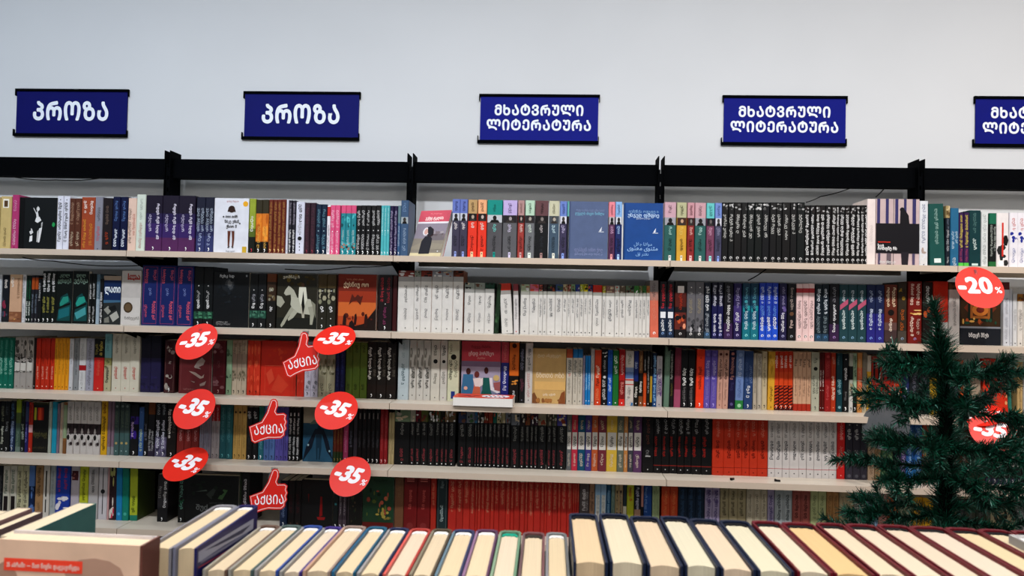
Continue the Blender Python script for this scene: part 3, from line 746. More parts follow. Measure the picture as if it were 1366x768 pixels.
R3 = '''
@0 430 5.905
-120 -12 3 120 | 0c6a58 t.55-.9:a8d8c8:s t.3-.5:a8d8c8:s d.07:dfe | teal green paperback at the cut end
-10 108 3 119 | 0a6b58 t.55-.95:70b8a4:s t.28-.6:a8dcc8 d.07:cfeee4 | teal green paperback with pale lettering
109 261 3 115 | b0a9a2 w.6-.95:504c48,787470 b.0-.32:a09a94 w.56-.62:201c1c,383430 r.33-.52:c8c4bc:.08 w.5-.56:201c1c,302c2c w.31-.35:383430,605c58 d.05:684c44 | grey paperback with latticed hexagon pattern
262 282 1 124 | 2a1612 d.06:ccc | thin near-black paperback
283 428 4 124 | b82f14 t.2-.45:f0c0a8:s t.5-.62:701808:s d.06:f4d0c0 | brick red slim paperback
429 543 4 123 | dc981e t.3-.9:7c5414:s d.06:704c10 | amber yellow slim paperback
545 577 1 126 | c6c6c8 t.5-.9:84888c:s d.05:333 | thin white paperback beside the amber ones
579 618 1 126 | 8a8c8e t.3-.9:3c3c3c:s d.05:333 | mid-grey paperback
620 674 1 123 | c8c8c8 b.38-.48:a01c24 t.55-.9:9c9c9c:s t.1-.35:b0b0b0:s d.05:333 | white paperback with a red band
676 737 1 126 | 9c9ba8 t.1-.95:4c4c54:s d.05:444 | lilac-grey paperback
739 816 1 130 | c22a26 b.64-1:16130e t.68-.95:c8b458:rB t.7-.9:a89c50:l t.3-.6:dc7058:s d.05:f0c0a0 | black and red wide paperback
819 874 1 90 | b1aa8c b.55-1:78aaae b.45-.58:8c8a58 w.4-.55:6c6c48,a8a078 t.15-.42:3c3c38:B t.7-.95:5c888c:s d.05:444 | seaside blue and sand paperback
878 1098 3 90 | cbc6b6 t.22-.43:c04038:B t.65-.95:5c584c:s d.06:a03030 | thick cream paperback with red title
@170 430 5.905
102 262 2 100 | 131024 b0-.6:252044 w.05-.3:2c2654,1c1838 | thick blue-black spine in shadow
288 375 1 138 | 3c1218 f:8c6860 w.7-.97:8c8480,3c1218,a09890 w.05-.35:a09890,3c1218,8c8480 t.55-.6:c8b8b0:s s:fff | dark burgundy spine with grey ornaments
670 770 1 141 | 591a22 f:7c4448 w.75-.95:7c5054,9c7c7c w.1-.35:6c3840,8c6468 t.5-.62:8c5c5c s:e0b0a8 | wide burgundy spine
777 821 1 140 | 86a888 b.0-.6:94b494 w.3-.4:44604c,94b494 w.7-.9:44604c,5c7c60 s:222 | mint green paperback with dark vignettes
823 938 3 141 | a89a86 b.5-.75:988878 b0-.3:c0b4a0 w.25-.45:6c6450,88806c t.75-.95:5c5040 s:222 | beige paperback with mountain drawing
940 1045 2 142 | c83c24 w.5-.95:d85c3c,c83c24 w.05-.5:d85438,c03820 s:401010 | vermilion patterned paperback
@340 430 5.905
330 388 1 150 | c43622 w.05-.4:d0503c,c43622 t.5-.9:d85840:s | plain vermilion spine beside the red cover
391 498 2 152 | c4c0cc w.1-.3:84848c,b0acb8 t.35-.9:9c98a4 s:222 | cool white paperback with small sketch
500 630 2 152 | a09a82 b.1-.6:aca88c w.4-.7:6c684c,8c8870,b8b49c t.1-.25:3c3828:s s:222 | khaki grey paperback
633 709 2 160 | 12174a t.2-.95:4c5490:s s:fff | dark blue slim paperback
713 882 3 155 | 4f6222 b.55-1:5c6c28 t.82-.95:181c08:s t.15-.25:181c08:s | moss green paperback
884 1112 3 152 | 1d1611 t.34-.9:e8e4dc:lB t.4-.8:6c6458:rs b.1-.25:241812 s:fff | dark brown thick paperback with white title
@515 430 5.905
94 180 1 136 | b8c4c8 t.25-.6:4c6468:B t.7-.95:90a4a8:s d.07:444 | pale blue-grey paperback
183 350 3 139 | c8c4bc w.35-.95:88847c,b8b4ac t.2-.55:3c3c38:B d.08:333 | grey striped paperback with dark title
353 424 1 141 | cec9bd t.75-.92:34342f:B e.65:1c1c1c t.28-.45:4c4840 d.05:444 | off-white paperback with black dot
426 481 1 143 | ccc8bf t.75-.92:34342f:B e.65:1c1c1c t.28-.48:4c4840 d.05:804080 | narrower off-white paperback with black dot
484 575 1 146 | d0d0b4 t.78-.95:4c4c3c:l e.73:1c1c14 t.35-.68:34342c:lB t.4-.68:4c4c40:r r.04-.16:2c3c80:.3 | cream paperback with small blue box
905 967 1 156 | 262c78 b.66-1:b0404c t.7-.95:d88078:s t.2-.6:dce0f4:B | pink and navy spine beside the four girls
970 1046 1 160 | 14110e b.45-1:cc6a20 e.95:402010 t.55-.8:603010:B e.38:14110e w.3-.4:d09040,14110e t.06-.2:ddd:B | orange and black spine
1049 1096 1 163 | 111113 t.55-.9:8c8ca0:B t.2-.4:804858 d.05:889 | black paperback with faint title
@690 435 5.905
62 121 1 133 | c8c3bf t.55-.9:70706c:B t.1-.5:c07870:s d.05:444 | tall white paperback with red subtitle
387 435 1 180 | c4bdb0 b.84-1:a8502e t.55-.8:70706c:B t.5-.56:c03828:s t.2-.48:989080:s d.06:444 | white paperback with orange head
437 515 2 180 | c4bdb0 b.84-1:2070a8 t.5-.8:6c706c:B t.2-.48:989080:s d.06:444 | white paperback with blue head
517 533 1 232 | 8c86a0 t.3-.8:ccc | thin lilac paperback
535 578 2 233 | 1c7cbc t.3-.65:a8dcf8:B d.08:fff | low bright blue paperback
580 607 1 178 | bcb8b4 t.4-.95:6c6c6c:s d.05:307060 | thin white paperback beside the blue pair
609 661 1 189 | ca441e t.5-.72:f8d8c0:B t.35-.48:602010:B t.1-.3:f0a070 d.05:fff | orange-red paperback with white title
664 711 1 180 | 131316 w.85-.97:e8e8e8,131316 e.5:c8c8c8 t.6-.8:ccc:s t.1-.45:c8c8c8:B d.03:ddd | black paperback with white doodles
713 751 1 188 | 1d58ac t.25-.5:c0dcfc:B t.8-.95:14407c d.05:fff | royal blue slim paperback
753 800 1 191 | 1d6e32 t.55-.9:dcf0dc:B d.05:fff | green paperback
802 849 1 183 | a61a1a b0-.12:d02c24 b.12-.45:801414 t.55-.9:f0c0b8 t.2-.42:d88c80:B d.05:fff | crimson paperback
852 919 1 196 | c8c1ba b.5-.62:5c74a0 b.62-.7:7c8cac b.38-.4:b84840 b.46-.49:b84840 w0-.12:2070a8,c8c1ba t.75-.95:6c8068 t.14-.35:888:s | white paperback with blue wedge and red lines
921 956 1 195 | 15130e b.45-1:14286c t.65-.8:c8d4f0 t.15-.35:e8e4dc:B d.05:ddd | navy and black paperback
958 992 1 196 | 17130f b.6-1:6c4628 b0-.18:805030 t.65-.92:e0b880:s t.25-.45:f0ece4:B d.06:fff | brown and black paperback
994 1020 1 196 | 181410 b.0-.6:c4501f t.65-.85:ddd:s d.05:fff | thin black and orange paperback
1022 1045 1 196 | 121212 t.2-.9:c8c8c8 d.05:fff | thin black paperback with white lettering
1047 1064 1 198 | 141412 b.08-.55:b09030 d.7:ddd | thin black and yellow paperback
1066 1100 1 210 | 1c4878 b.6-1:14243c t.1-.95:90c0e8:B d.05:fff | low navy blue paperback with pale title
@860 440 5.905
92 138 1 207 | aca8ac w.2-.7:6c4880,8c8090,aca8ac t.25-.75:503868:B t.8-.95:888:s d.05:444 | low whitish paperback with purple title
152 195 1 132 L1 | 66806f t.6-.9:90a894:s | grey-green hardback spine at bay joint
199 229 1 166 | 131313 t.5-.95:b0b0a8:B t.2-.42:807838 | narrow black paperback at bay start
232 285 1 142 L1 | 7c2e43 b0-.3:a0506c t.5-.8:a05060 | maroon pink spine
286 398 2 156 | 110f14 b.3-.6:0e0d10 t.38-.68:f4f4f0:B t.1-.35:908c8c:s s:fff | thick black paperback with bold white curved title
402 466 1 152 L1 | e5421e t.32-.7:601c10:B d.85:701c10 s:fff | scarlet orange paperback
467 567 2 160 L1 | 6555a6 t.5-.82:c0b4e4:B e.92:8474bc t.15-.45:9c90cc:s s:c0b4f0 | violet paperback
569 657 2 160 L1 | c69c8c t.5-.84:4c2c28:B e.93:603834 t.15-.45:906c60:s d.06:703830 | salmon pink paperback
659 711 1 161 L1 | 1b163f e.94:c08078 t.5-.88:c08880:B t.3-.45:4c4878 e.08:5c5484 | dark indigo paperback with pink lettering
714 777 1 160 L1 | 7189b8 b0-.15:2f8244 t.55-.85:c4d4f0:B t.2-.5:50689c e.92:90a8d0 e.06:a0d0a8 | blue paperback with green foot
780 850 1 166 L1 | 2c4674 t.45-.75:7c90b8:r t.2-.4:e8ecf4:B t.4-.8:6078a8:l s:fff | denim blue hardback
855 884 1 186 | b4aa9a t.3-.8:4c4438:s s:333 | thin beige paperback
886 923 1 187 | bcb3a4 t.6-.95:4c4438 f:78705f s:333 | beige paperback with framed title
925 966 1 170 | c2b494 t.4-.8:4c4030:s d.9:604c30 s:333 | sand coloured paperback
969 1023 1 170 L1 | d5a335 w.6-.95:b88c28,e0b450 t.15-.4:6c5014:s d.05:6c5014 | mustard paperback
@1030 440 5.905
18 166 4 170 | c43a16 b.42-.65:d04c20 b0-.42:501410 z.04-.42:c84420:7 t.72-.93:f8e0d8:B s:f8c0b0 | red paperback with diagonal stripes at the foot
167 308 4 174 | c9a488 b0-.12:ac3420 t.74-.88:50382c:B t.25-.58:846450:s | tan paperback with red saw-tooth foot
310 374 1 176 | b0b19f t.3-.6:3c3c30:l t.3-.55:3c3c30:r e.72:20201c t.8-.9:303028 d.22:201c18 s:666 | sage grey paperback with small birds
376 412 2 180 | 5e1612 t.42-.7:f0dcd4:B d.36:f0dcd4 d.06:fff | dark red slim paperback
414 463 1 178 | 931b1c t.2-.45:d86868:s t.6-.85:c05050 e.93:c05050 s:c84848 | carmine red paperback
465 505 1 181 | b03b1a t.2-.6:f8dcc8:B t.78-.93:e0a890 d.07:e8a080 | rust orange paperback
508 555 1 183 | 124049 t.3-.55:8cb8c0:B t.8-.95:689098:l e.08:80a8b0 | petrol blue paperback
558 604 1 186 | 151517 t.55-.75:f4f4f4:B d.9:f4f4f4 t.2-.35:888:s s:fff | black paperback with fat white title
607 638 1 184 | a8aca0 b.55-.78:1c1c1c b0-.28:c8c8c4 w.3-.5:a09070,383430 s:222 | thin grey and black paperback
640 671 1 183 | a0b99c b0-.3:151a15 t.6-.95:30402c:B s:ddd | mint green and black paperback
673 711 1 181 | c48a4c b.4-.75:cc6c48 t.1-.9:e8b890:s s:6c3c18 | apricot paperback
713 748 1 180 | 847c6c b0-.2:b0a890 w.2-.35:544c3c,847c6c t.5-.9:a89c8c:s | grey-brown paperback
750 783 1 202 | dcab38 b.72-1:c4bcac t.1-.65:a07c20:s | yellow paperback with white head
785 968 5 210 | a62a1c r.58-.93:1c1010:.2 r.1-.5:1c1010:.3 d.07:f0a090 | red paperback with black windows
@1176 440 5.905
98 162 1 245 | b93c1c t.1-.4:f8e8d8:B t.6-.9:602010 | orange-red spine behind tree branches
166 222 1 250 | 28305e t.1-.5:d8e0f0:B | navy spine behind tree branches
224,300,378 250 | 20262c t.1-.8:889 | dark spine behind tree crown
380 440 1 250 | c8a422 t.1-.7:403410 | yellow spine behind tree crown
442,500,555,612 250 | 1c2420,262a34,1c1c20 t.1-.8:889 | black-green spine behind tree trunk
614 650 1 240 | c85f2c t.1-.3:302010 | orange spine right of tree trunk
1004 1034 1 240 L-3 | 2e7264 t.1-.7:4c8c80 | sea green spine leaning at the cut end
1068 1112 1 248 | bfa372 t.1-.8:8c7448:s d.06:504020 | tan spine near the cut edge
1114 1180 1 248 | a8a6a2 t.1-.8:686868 | grey spine at the cut edge
'''
R4 = '''
@0 515 5.905
-110 -2 3 118 | 14161a t.1-.8:888 | black paperback at the cut end
0 36 1 118 | 151817 t.15-.5:c8ccbc:B t.6-.9:9ca088 d.05:ddd | black paperback with cream title on the fourth shelf
38 75 1 118 | 121416 t.4-.6:a8acac t.7-.9:5c6468 s:ccc | plain black slim paperback by the navy one
77 114 1 116 | 1d2e4c b.6-1:18202c t.1-.6:a8b8d4:B t.65-.95:688cb0 s:ccc | navy paperback with pale title
118 158 1 106 | 465a4c b.75-1:8c9c28 b.55-.75:4c5c30 b.0-.1:6c7c74 t.1-.4:8ca090:s | olive green headed paperback
160 194 1 118 | 131517 t.25-.55:a8b4a4:B t.7-.9:486858:s s:aaa | thin black paperback with green title
196 221 1 122 | 262060 b.6-.9:3c4468 t.2-.55:9898d8 | thin indigo paperback
223 254 1 128 | aa2c18 b.4-.55:c8a0a0 t.6-.95:701410 s:e09080 | thin red paperback on the fourth shelf
380 404 1 124 | a4a89c t.2-.9:6c7068:s | thin grey-white paperback
406 444 1 124 | 1e93ac | cyan blue paperback
446 466 1 138 | 807080 t.2-.8:504858 | thin mauve paperback
468 494 1 130 | b0a494 t.3-.9:c07050:s | thin beige and coral paperback
496 524 1 128 | 8c6038 b.3-.95:90a080 b0-.25:7c5430 | thin sage and brown paperback
526 790 5 119 | c2bcb8 b.38-.58:34282a w.15-.62:34282a,5c4c4c,8c8480,201c1c t.65-.9:7c7874:s | off-white paperback with inky black smear
794 844 1 108 | d0a31b t.08-.7:2c1c08:B t.75-.95:6c1c10:B | yellow paperback with thick black title
847 898 2 106 | 7c6674 b0-.15:8c8c90 t.15-.5:b08ca0:s | mauve-grey paperback
901 1019 3 106 | 46605f b.4-1:3c4a48 e.22:b09c68 e.88:7c8884 t.5-.8:6c7c68 d.08:a8c0c0 | grey-green paperback with two small emblems
@170 515 5.905
20 82 1 120 | 111217 b.58-.72:3c2484 w.3-.75:1c1838,3c2484 t.35-.62:d0b8e0:lB s:fff | black paperback with a violet flash
86 124 1 166 | 3c5e92 t.1-.55:b8c8a8:B d.9:6c8cbc | low denim blue paperback
127 160 1 125 | 141618 t.3-.6:889 s:fff | thin black paperback beside low blue one
162 213 1 106 | 17151a b.74-1:6c3c14 t.1-.48:c8c8c8:l t.1-.45:c8c8c8:r b0-.2:2c2438 | black paperback with orange-brown head
215 310 2 114 | 14151a b0-.35:5c5870 w.05-.35:7c7490,3c3850 t.15-.65:dcdce8:B t.75-.93:a8b0b4 s:fff | black and lavender marbled paperback
313 386 1 130 | 1b1412 t.35-.88:e0dcd4:lB t.45-.8:6c6458:rs s:fff | dark brown paperback left of brick red trio
388 565 3 130 | 7c2a25 b.3-1:742420 t.3-.5:c8908c t.6-.9:a06058 s:f0c8b8 | brick red paperback below a sale disc
568 660 3 140 | 918c98 b0-.8:85818c t.2-.9:5c5864:s s:333 | silver-grey paperback
662 724 2 148 | a5a0a1 b.7-1:a02028 t.7-.95:f0d0d0:s t.2-.6:7c7478:s s:555 | grey paperback with crimson head
726 828 2 126 | 2c636a b.5-1:2a6466 t.3-.9:6ca4a8:s s:7cc8cc | teal paperback on the fourth shelf
830 937 3 130 | b9995a e.83:403018 t.2-.6:8c7440:s s:504020 | golden paperback with dark medallion
939 1028 2 165 | 131416 t.78-.92:c8c8c8:B t.2-.6:484848:s s:fff | plain black paperback with white label lettering
1030 1073 1 160 | 2a6c78 b.5-1:1c6c60 t.2-.6:88b8c0:s s:fff | dark cyan paperback
@340 515 5.905
70 158 2 140 | 5571a2 t.2-.8:30446c:s s:223 | cornflower blue paperback
160 262 3 166 | 6058a0 t.2-.8:40346c:s s:223 | lilac purple paperback
264 355 3 168 | 121215 r.84-.9:c8c8c8:.25 t.5-.8:d8d8d8:B t.12-.45:d0d0d0:B s:fff | black paperback with white dotted title
619 693 3 175 | 6c2e1e b0-.2:2c4020 b.7-1:1c2418 t.25-.9:a08040:s s:c0a060 | brown and green slim paperback
696 736 1 185 | a83e68 t.2-.6:e8a0c0:s s:fff | magenta paperback on the fourth shelf
738 774 1 185 | 151417 t.3-.6:889 s:fff | black paperback right of magenta one
776 806 1 180 | 3a363e t.4-.8:5c5860 | charcoal grey slim paperback
808 984 5 182 | 111012 r.82-.93:888480:.3 t.3-.6:5c5c60:s s:e8e8e8 | black slim paperback with grey label
986 1045 2 183 | 8a1d22 t.2-.9:c06060:s s:f0c0c0 | dark red slim paperback on the fourth shelf
@515 520 5.905
18 64 2 180 | b0a078 t.2-.6:786c48:s | tan slim paperback before the black series
66,187,228,272,328,385,425,460,490,546 160 | 101113 U.79-1:788c70,a8a898,6c1c28,606830,2c3018,50583c,1c1814,8c7458,685840 t.55-.76:9c9c98:s t.08-.3:a84850:s d.04:ddd | black paperback with picture head left of silver gap
@515 520 5.905
566,630,696,716,738,768,802,838,870,906,938,978 168 | 101113 U.79-1:303a5c,70747c,2c6c94,5c5850,242018,7c2c18,8c3820,0c6458,a8a07c,a8a07c,787c84 t.55-.76:9c9c98:s t.08-.35:a84850:s d.04:ddd | black paperback with picture head in middle run
@690 530 5.905
-52,18,60,99,130,162,228 128 | 101113 U.79-1:70747c,201820,7c5030,2c1c30,3c1c34,8c8470 t.5-.76:9c9c98:s t.08-.35:a84850:s d.04:ddd | black paperback with picture head before second gap
234,270,312,388 133 | 101113 U.79-1:504c40,504c40,4c4890 t.5-.76:9c9c98:s t.08-.35:a84850:s d.04:ddd | black paperback with picture head beside white-label series
390,428,476,536,586,638,703,788,840,872,915,982 126 | 66686a,b8344a,12506c,463c80,b45c34,74303c,ccac44,666c60,b88048,44444c,5c3a60 r.37-.67:d2cfc8:.06 t.42-.6:3c3c3c:B t.72-.88:d8c8a0:s t.08-.3:e8dcc8:s | coloured paperback with white middle label
985 1076 1 144 | 111013 r.28-.3:aaa:.25 t.5-.95:7c4c40:s t.3-.4:888 d.06:c8c8c8 | wide black paperback right of white-label series
@860 535 5.905
72,135,195,258,312,370,448,530 122 | 101013,121012 t.7-.95:b8b8b8 t.3-.65:a02820:lB b.13-.145:802018 d.07:b8b8b8 | black paperback with red title
532,622,708,768,828,890,972 126 | bc3a20 t.66-.93:e0907c:s t.3-.6:6c1408:B b.13-.14:801808 d.06:6c1408 | thick red paperback with dark title
@1030 540 5.905
-30,22,82,138,212,274,331,392,451,512 110 | ccc8c6 t.68-.93:4c4c4c:s t.3-.62:55555a:B b.14-.15:b05058 d.07:444 | thick pale grey paperback with thin red line
514 577 1 118 | c42624 t.66-.9:f0a8a0:B t.2-.55:e89088:s d.93:e89088 d.06:f0a8a0 | bright red paperback after pale grey row
580 752 3 120 | 37343f t.67-.85:d8d8d8:B t.4-.5:aaa d.92:aaa e.06:5c5c64 | charcoal paperback with white title
756 808 1 125 | b29a82 t.1-.6:806850 | beige paperback behind the clear disc
811 857 1 125 | a18462 t.1-.6:6c5038 | light brown paperback behind the clear disc
860 955 2 125 | 4c6c48 t.1-.6:88a880 | leaf green paperback behind tree branches
@1176 540 5.905
150 193 1 130 | 4e3e70 t.1-.9:b0a0d0:B | purple paperback beside the clear disc
196 320 2 132 | 2b5f9e b0-.3:2c70a8 t.15-.9:a0c8f0:B | ocean blue paperback behind tree branches
323 372 1 135 | aa3c1a t.1-.8:f0c060:B | red-orange paperback behind tree branches
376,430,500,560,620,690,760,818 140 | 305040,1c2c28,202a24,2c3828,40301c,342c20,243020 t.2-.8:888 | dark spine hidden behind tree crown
822,868,915,962,1010,1056,1110,1166 150 | 121214 t.3-.8:c8c8c0:B b0-.1:2c2c48 s:aaa | black paperback with white lettering at far end
'''
R5 = '''
@0 600 5.905
-110 18 3 125 | 1c1e22 t.1-.8:777 | black paperback at the cut end
22 127 2 126 | c4c0b2 t.45-.92:346450:B r.1-.4:241c1c:.15 | cream paperback with green title and dark picture
129 223 2 126 | bcb898 t.1-.9:28241c:B | cream yellow paperback
226 270 1 124 | 5878ac b.2-.6:14284c w.1-.6:14284c,5878ac | blue paperback with dark figure
273 335 1 122 | a07e58 t.4-.95:604830:B t.05-.3:705438:s | tan brown paperback
339 387 1 122 | ccc7be r.4-.9:24221e:.34 r.1-.35:24221e:.36 | white paperback with black title bar
391 434 1 124 | a8aeb0 t.2-.9:70787c:s | pale grey paperback on the lowest shelf
437 549 1 122 | 2242a0 t.5-.95:b83c58:lB t.55-.95:b83c58:rB w.15-.42:d0ccd0,b8b4b8,dcd8dc | thick blue book with pink title and white flame
552 619 1 124 | bab2ba r.72-.9:50242c:.1 w.74-.86:a06860,50242c | pinkish white paperback with dark picture
622 690 1 124 | bac032 t.35-.92:505418:B | yellow-green paperback
695 770 1 124 | b8b4b4 t.5-.92:34343a:B | greyish white paperback
773 842 1 124 | c4c0c4 r.1-.95:2a2a2e:.42 e.52:2a2a2e | white paperback with slim black bar
846 860 1 130 | c09898 | thin pink paperback
861 916 1 126 | 36242a w.5-.98:b0b070,36242a,606838 w.02-.5:c03858,d8d0c8,36242a | dark paperback with bright leaf pattern
920 966 1 130 L-1 | 1f80b2 e.12:58b0dc | azure blue paperback
967 1018 1 130 L-1 | 128070 e.12:50b0a0 | jade green paperback
1023 1084 1 130 L-1 | a8b433 k:3c4a1a b0-.1:28806c t.15-.45:505c18:B | lime paperback with green foot
@170 590 5.905
234 316 1 252 | 2d2b2e b.0-.3:18181b t.3-.85:dcdcdc:rB t.5-.75:a8a8a8:l s:fff | black book standing forward beside the lime one
398 452 1 215 | 121415 t.25-.85:6c9c8c:B w.3-.5:1c4c34,121415 s:fff | black spine with green title on the lowest shelf
878 896 1 225 | 25301e | thin dark green spine on the lowest shelf
898 962 1 225 | 141316 t.1-.85:d0ccd0:B w.1-.4:5c2c34,141316 | black spine with white title beside thumb sign
@340 590 5.905
198 255 1 300 | 1c2c4a b.4-1:141c30 t.2-.6:889cc0:s s:fff | navy spine under the thumb sign
262 362 2 300 | 141012 t.3-.7:4c2024 s:5c4034 | black spine in the dark corner
618 656 1 330 | 141a1c e.55:3c7c80 s:fff | black and teal spine
658 722 2 330 | 3c323a b0-.2:544650 t.3-.8:a89ca0:s s:fff | dusty purple spine
@515 620 5.905
66 137 1 82 | 735038 t.6-.9:8c6c50:s r.05-.06:c8b8a0:.2 | brown hardback spine on the lowest shelf
139 347 2 88 | 701517 t.4-.75:c05c54:B r.9-.92:c06c64:.2 r.94-.96:c06c64:.2 e.1:803030 | thick dark red hardback
350 395 1 103 | a42c1e t.5-.9:e09070:s | slim red hardback left of dark teal one
399 484 1 107 | 1e3034 b0-1:1e3034 f:7c8480 t.2-.5:a8b8b8:B t.82-.95:94a4a4 | dark teal hardback with grey frame
488,555,605,660,702,722,746,778,822,850,890,942,978,1008,1052 108 | aa2b22,a42a20,ae2f24 b.985-1:d8cab8 ?.35-.95:e0a080:s d.04:d08868 | uniform red hardback in main red run
@690 620 5.905
20,58,83,130,182,215,232,275,318,342,390,435,452,470,486 130 | aa2b22,a42a20,ae2f24 b.985-1:d8cab8 ?.35-.95:e0a080:s d.04:d08868 | uniform red hardback in second red run
488 565 1 150 | 524a4a t.5-.9:dcd8d8:B t.5-.85:a8a4a4:r | dark grey paperback after red run
568 608 1 150 | 987860 t.5-.85:50382c:B b.08-.1:402c20 | tan paperback after red run
611 700 2 152 | 90b0cc r.12-.8:c8ccc8:.12 r.15-.5:a4a09c:.25 t.55-.8:8c9498 b0-.08:4c4484 | light blue framed paperback
703 737 1 160 | 1d5274 t.4-.9:88b0d0:B | petrol blue paperback on the lowest shelf
740 768 1 160 | 70867c t.3-.8:384840 b.1-.2:a04030 | grey-green paperback on the lowest shelf
771,798,830 160 | a8946c,a89070 r.45-.9:2c1c14:.2 t.5-.85:d8c8a0 b.2-.4:5c3c24 | tan paperback with brown box
833 861 1 155 | 24343c b.3-.6:c8c4b0 | thin dark teal paperback on the lowest shelf
863 919 1 156 | a8ac2c t.7-.95:b03020:B e.35:d04820 t.1-.3:3c3c14:B | lime green paperback with red title
921 973 1 156 | 171c2c b.0-.55:9c7c68 t.55-.95:c8c8d8:B | black and brown paperback on the lowest shelf
975 993 1 156 | 141418 b.6-1:b08078 | thin pink and black paperback
995 1060 1 156 | 1d4888 t.5-.95:8cb0e0:l b0-.06:70b8b0 | blue hardback on the lowest shelf
@860 620 5.905
60 116 2 158 | 9cac84 b.0-.12:ccd0c0 t.2-.9:50603c:s | pale green paperback near bay joint
132 261 2 162 | bc4a26 t.2-.9:e08c58:s t.05-.3:802410 | orange paperback on the lowest shelf
265 470 3 172 | 15293e t.35-.95:405c7c:B t.05-.3:d0dce8:B | dark navy hardback on the lowest shelf
474 590 2 175 | a096b4 w.7-.95:6c6088,887c9c t.4-.95:54487c:B s:444 | lavender paperback
594 798 3 182 | 9c9274 t.5-.95:4c4634:B t.2-.35:2c2820:B e.14:a86c50 | khaki brown paperback
802 966 3 188 | b8b09c f:706850 e.26:14120e t.5-.9:605844:s | grey-beige paperback with black oval
968 1020 1 195 | 9890ac t.4-.9:54487c:B s:504080 | lavender paperback between beige and blue-grey
@1030 620 5.905
20 156 2 198 | a4acb0 f:606c70 w.1-.3:202428,a4acb0 t.45-.92:40484c:B | blue-grey paperback with leaf marks
160 298 2 202 | 9c5850 e.23:8c1414 t.5-.92:4c2420:B f:5c2c28 | brick pink paperback with red leaf
302 426 2 206 | aab284 t.5-.92:50583c:s t.05-.28:4c5434:B | soft green paperback
430 524 2 208 | b08858 f:804020 e.27:b04818 t.4-.92:604028:s | brown and tan striped paperback
528 642 2 212 | b8a888 f:503428 t.2-.92:706048:s | sand paperback with dark edges
650 738 1 214 | bab6b0 f:404040 e.24:303030 t.5-.9:605c58:s | pale grey framed paperback
741 836 1 214 | 88a4c0 f:4c6484 t.4-.8:506c8c | dusty blue paperback
840 906 1 214 | bc847c e.24:a03030 t.5-.9:704844:s | dusty pink paperback behind tree branches
@1176 638 5.905
46 132 2 150 | c8602a t.2-.8:e8a050 | orange paperback behind tree branches
136 238 2 150 | 8c9078 t.1-.8:b8bca8:s | grey-green paperback behind tree branches
242 406 2 150 | cca01e t.1-.8:503c08:B w.1-.7:a88018,cca01e | golden yellow paperback behind tree
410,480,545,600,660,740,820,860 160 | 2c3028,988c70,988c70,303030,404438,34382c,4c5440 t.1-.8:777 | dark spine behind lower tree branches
1060,1110,1166 150 | a0a0a4 f:606068 t.1-.8:606068 | grey framed spine at far end
'''
for i, t in enumerate((R1, R2, R3, R4, R5)):
    parse(i, t)

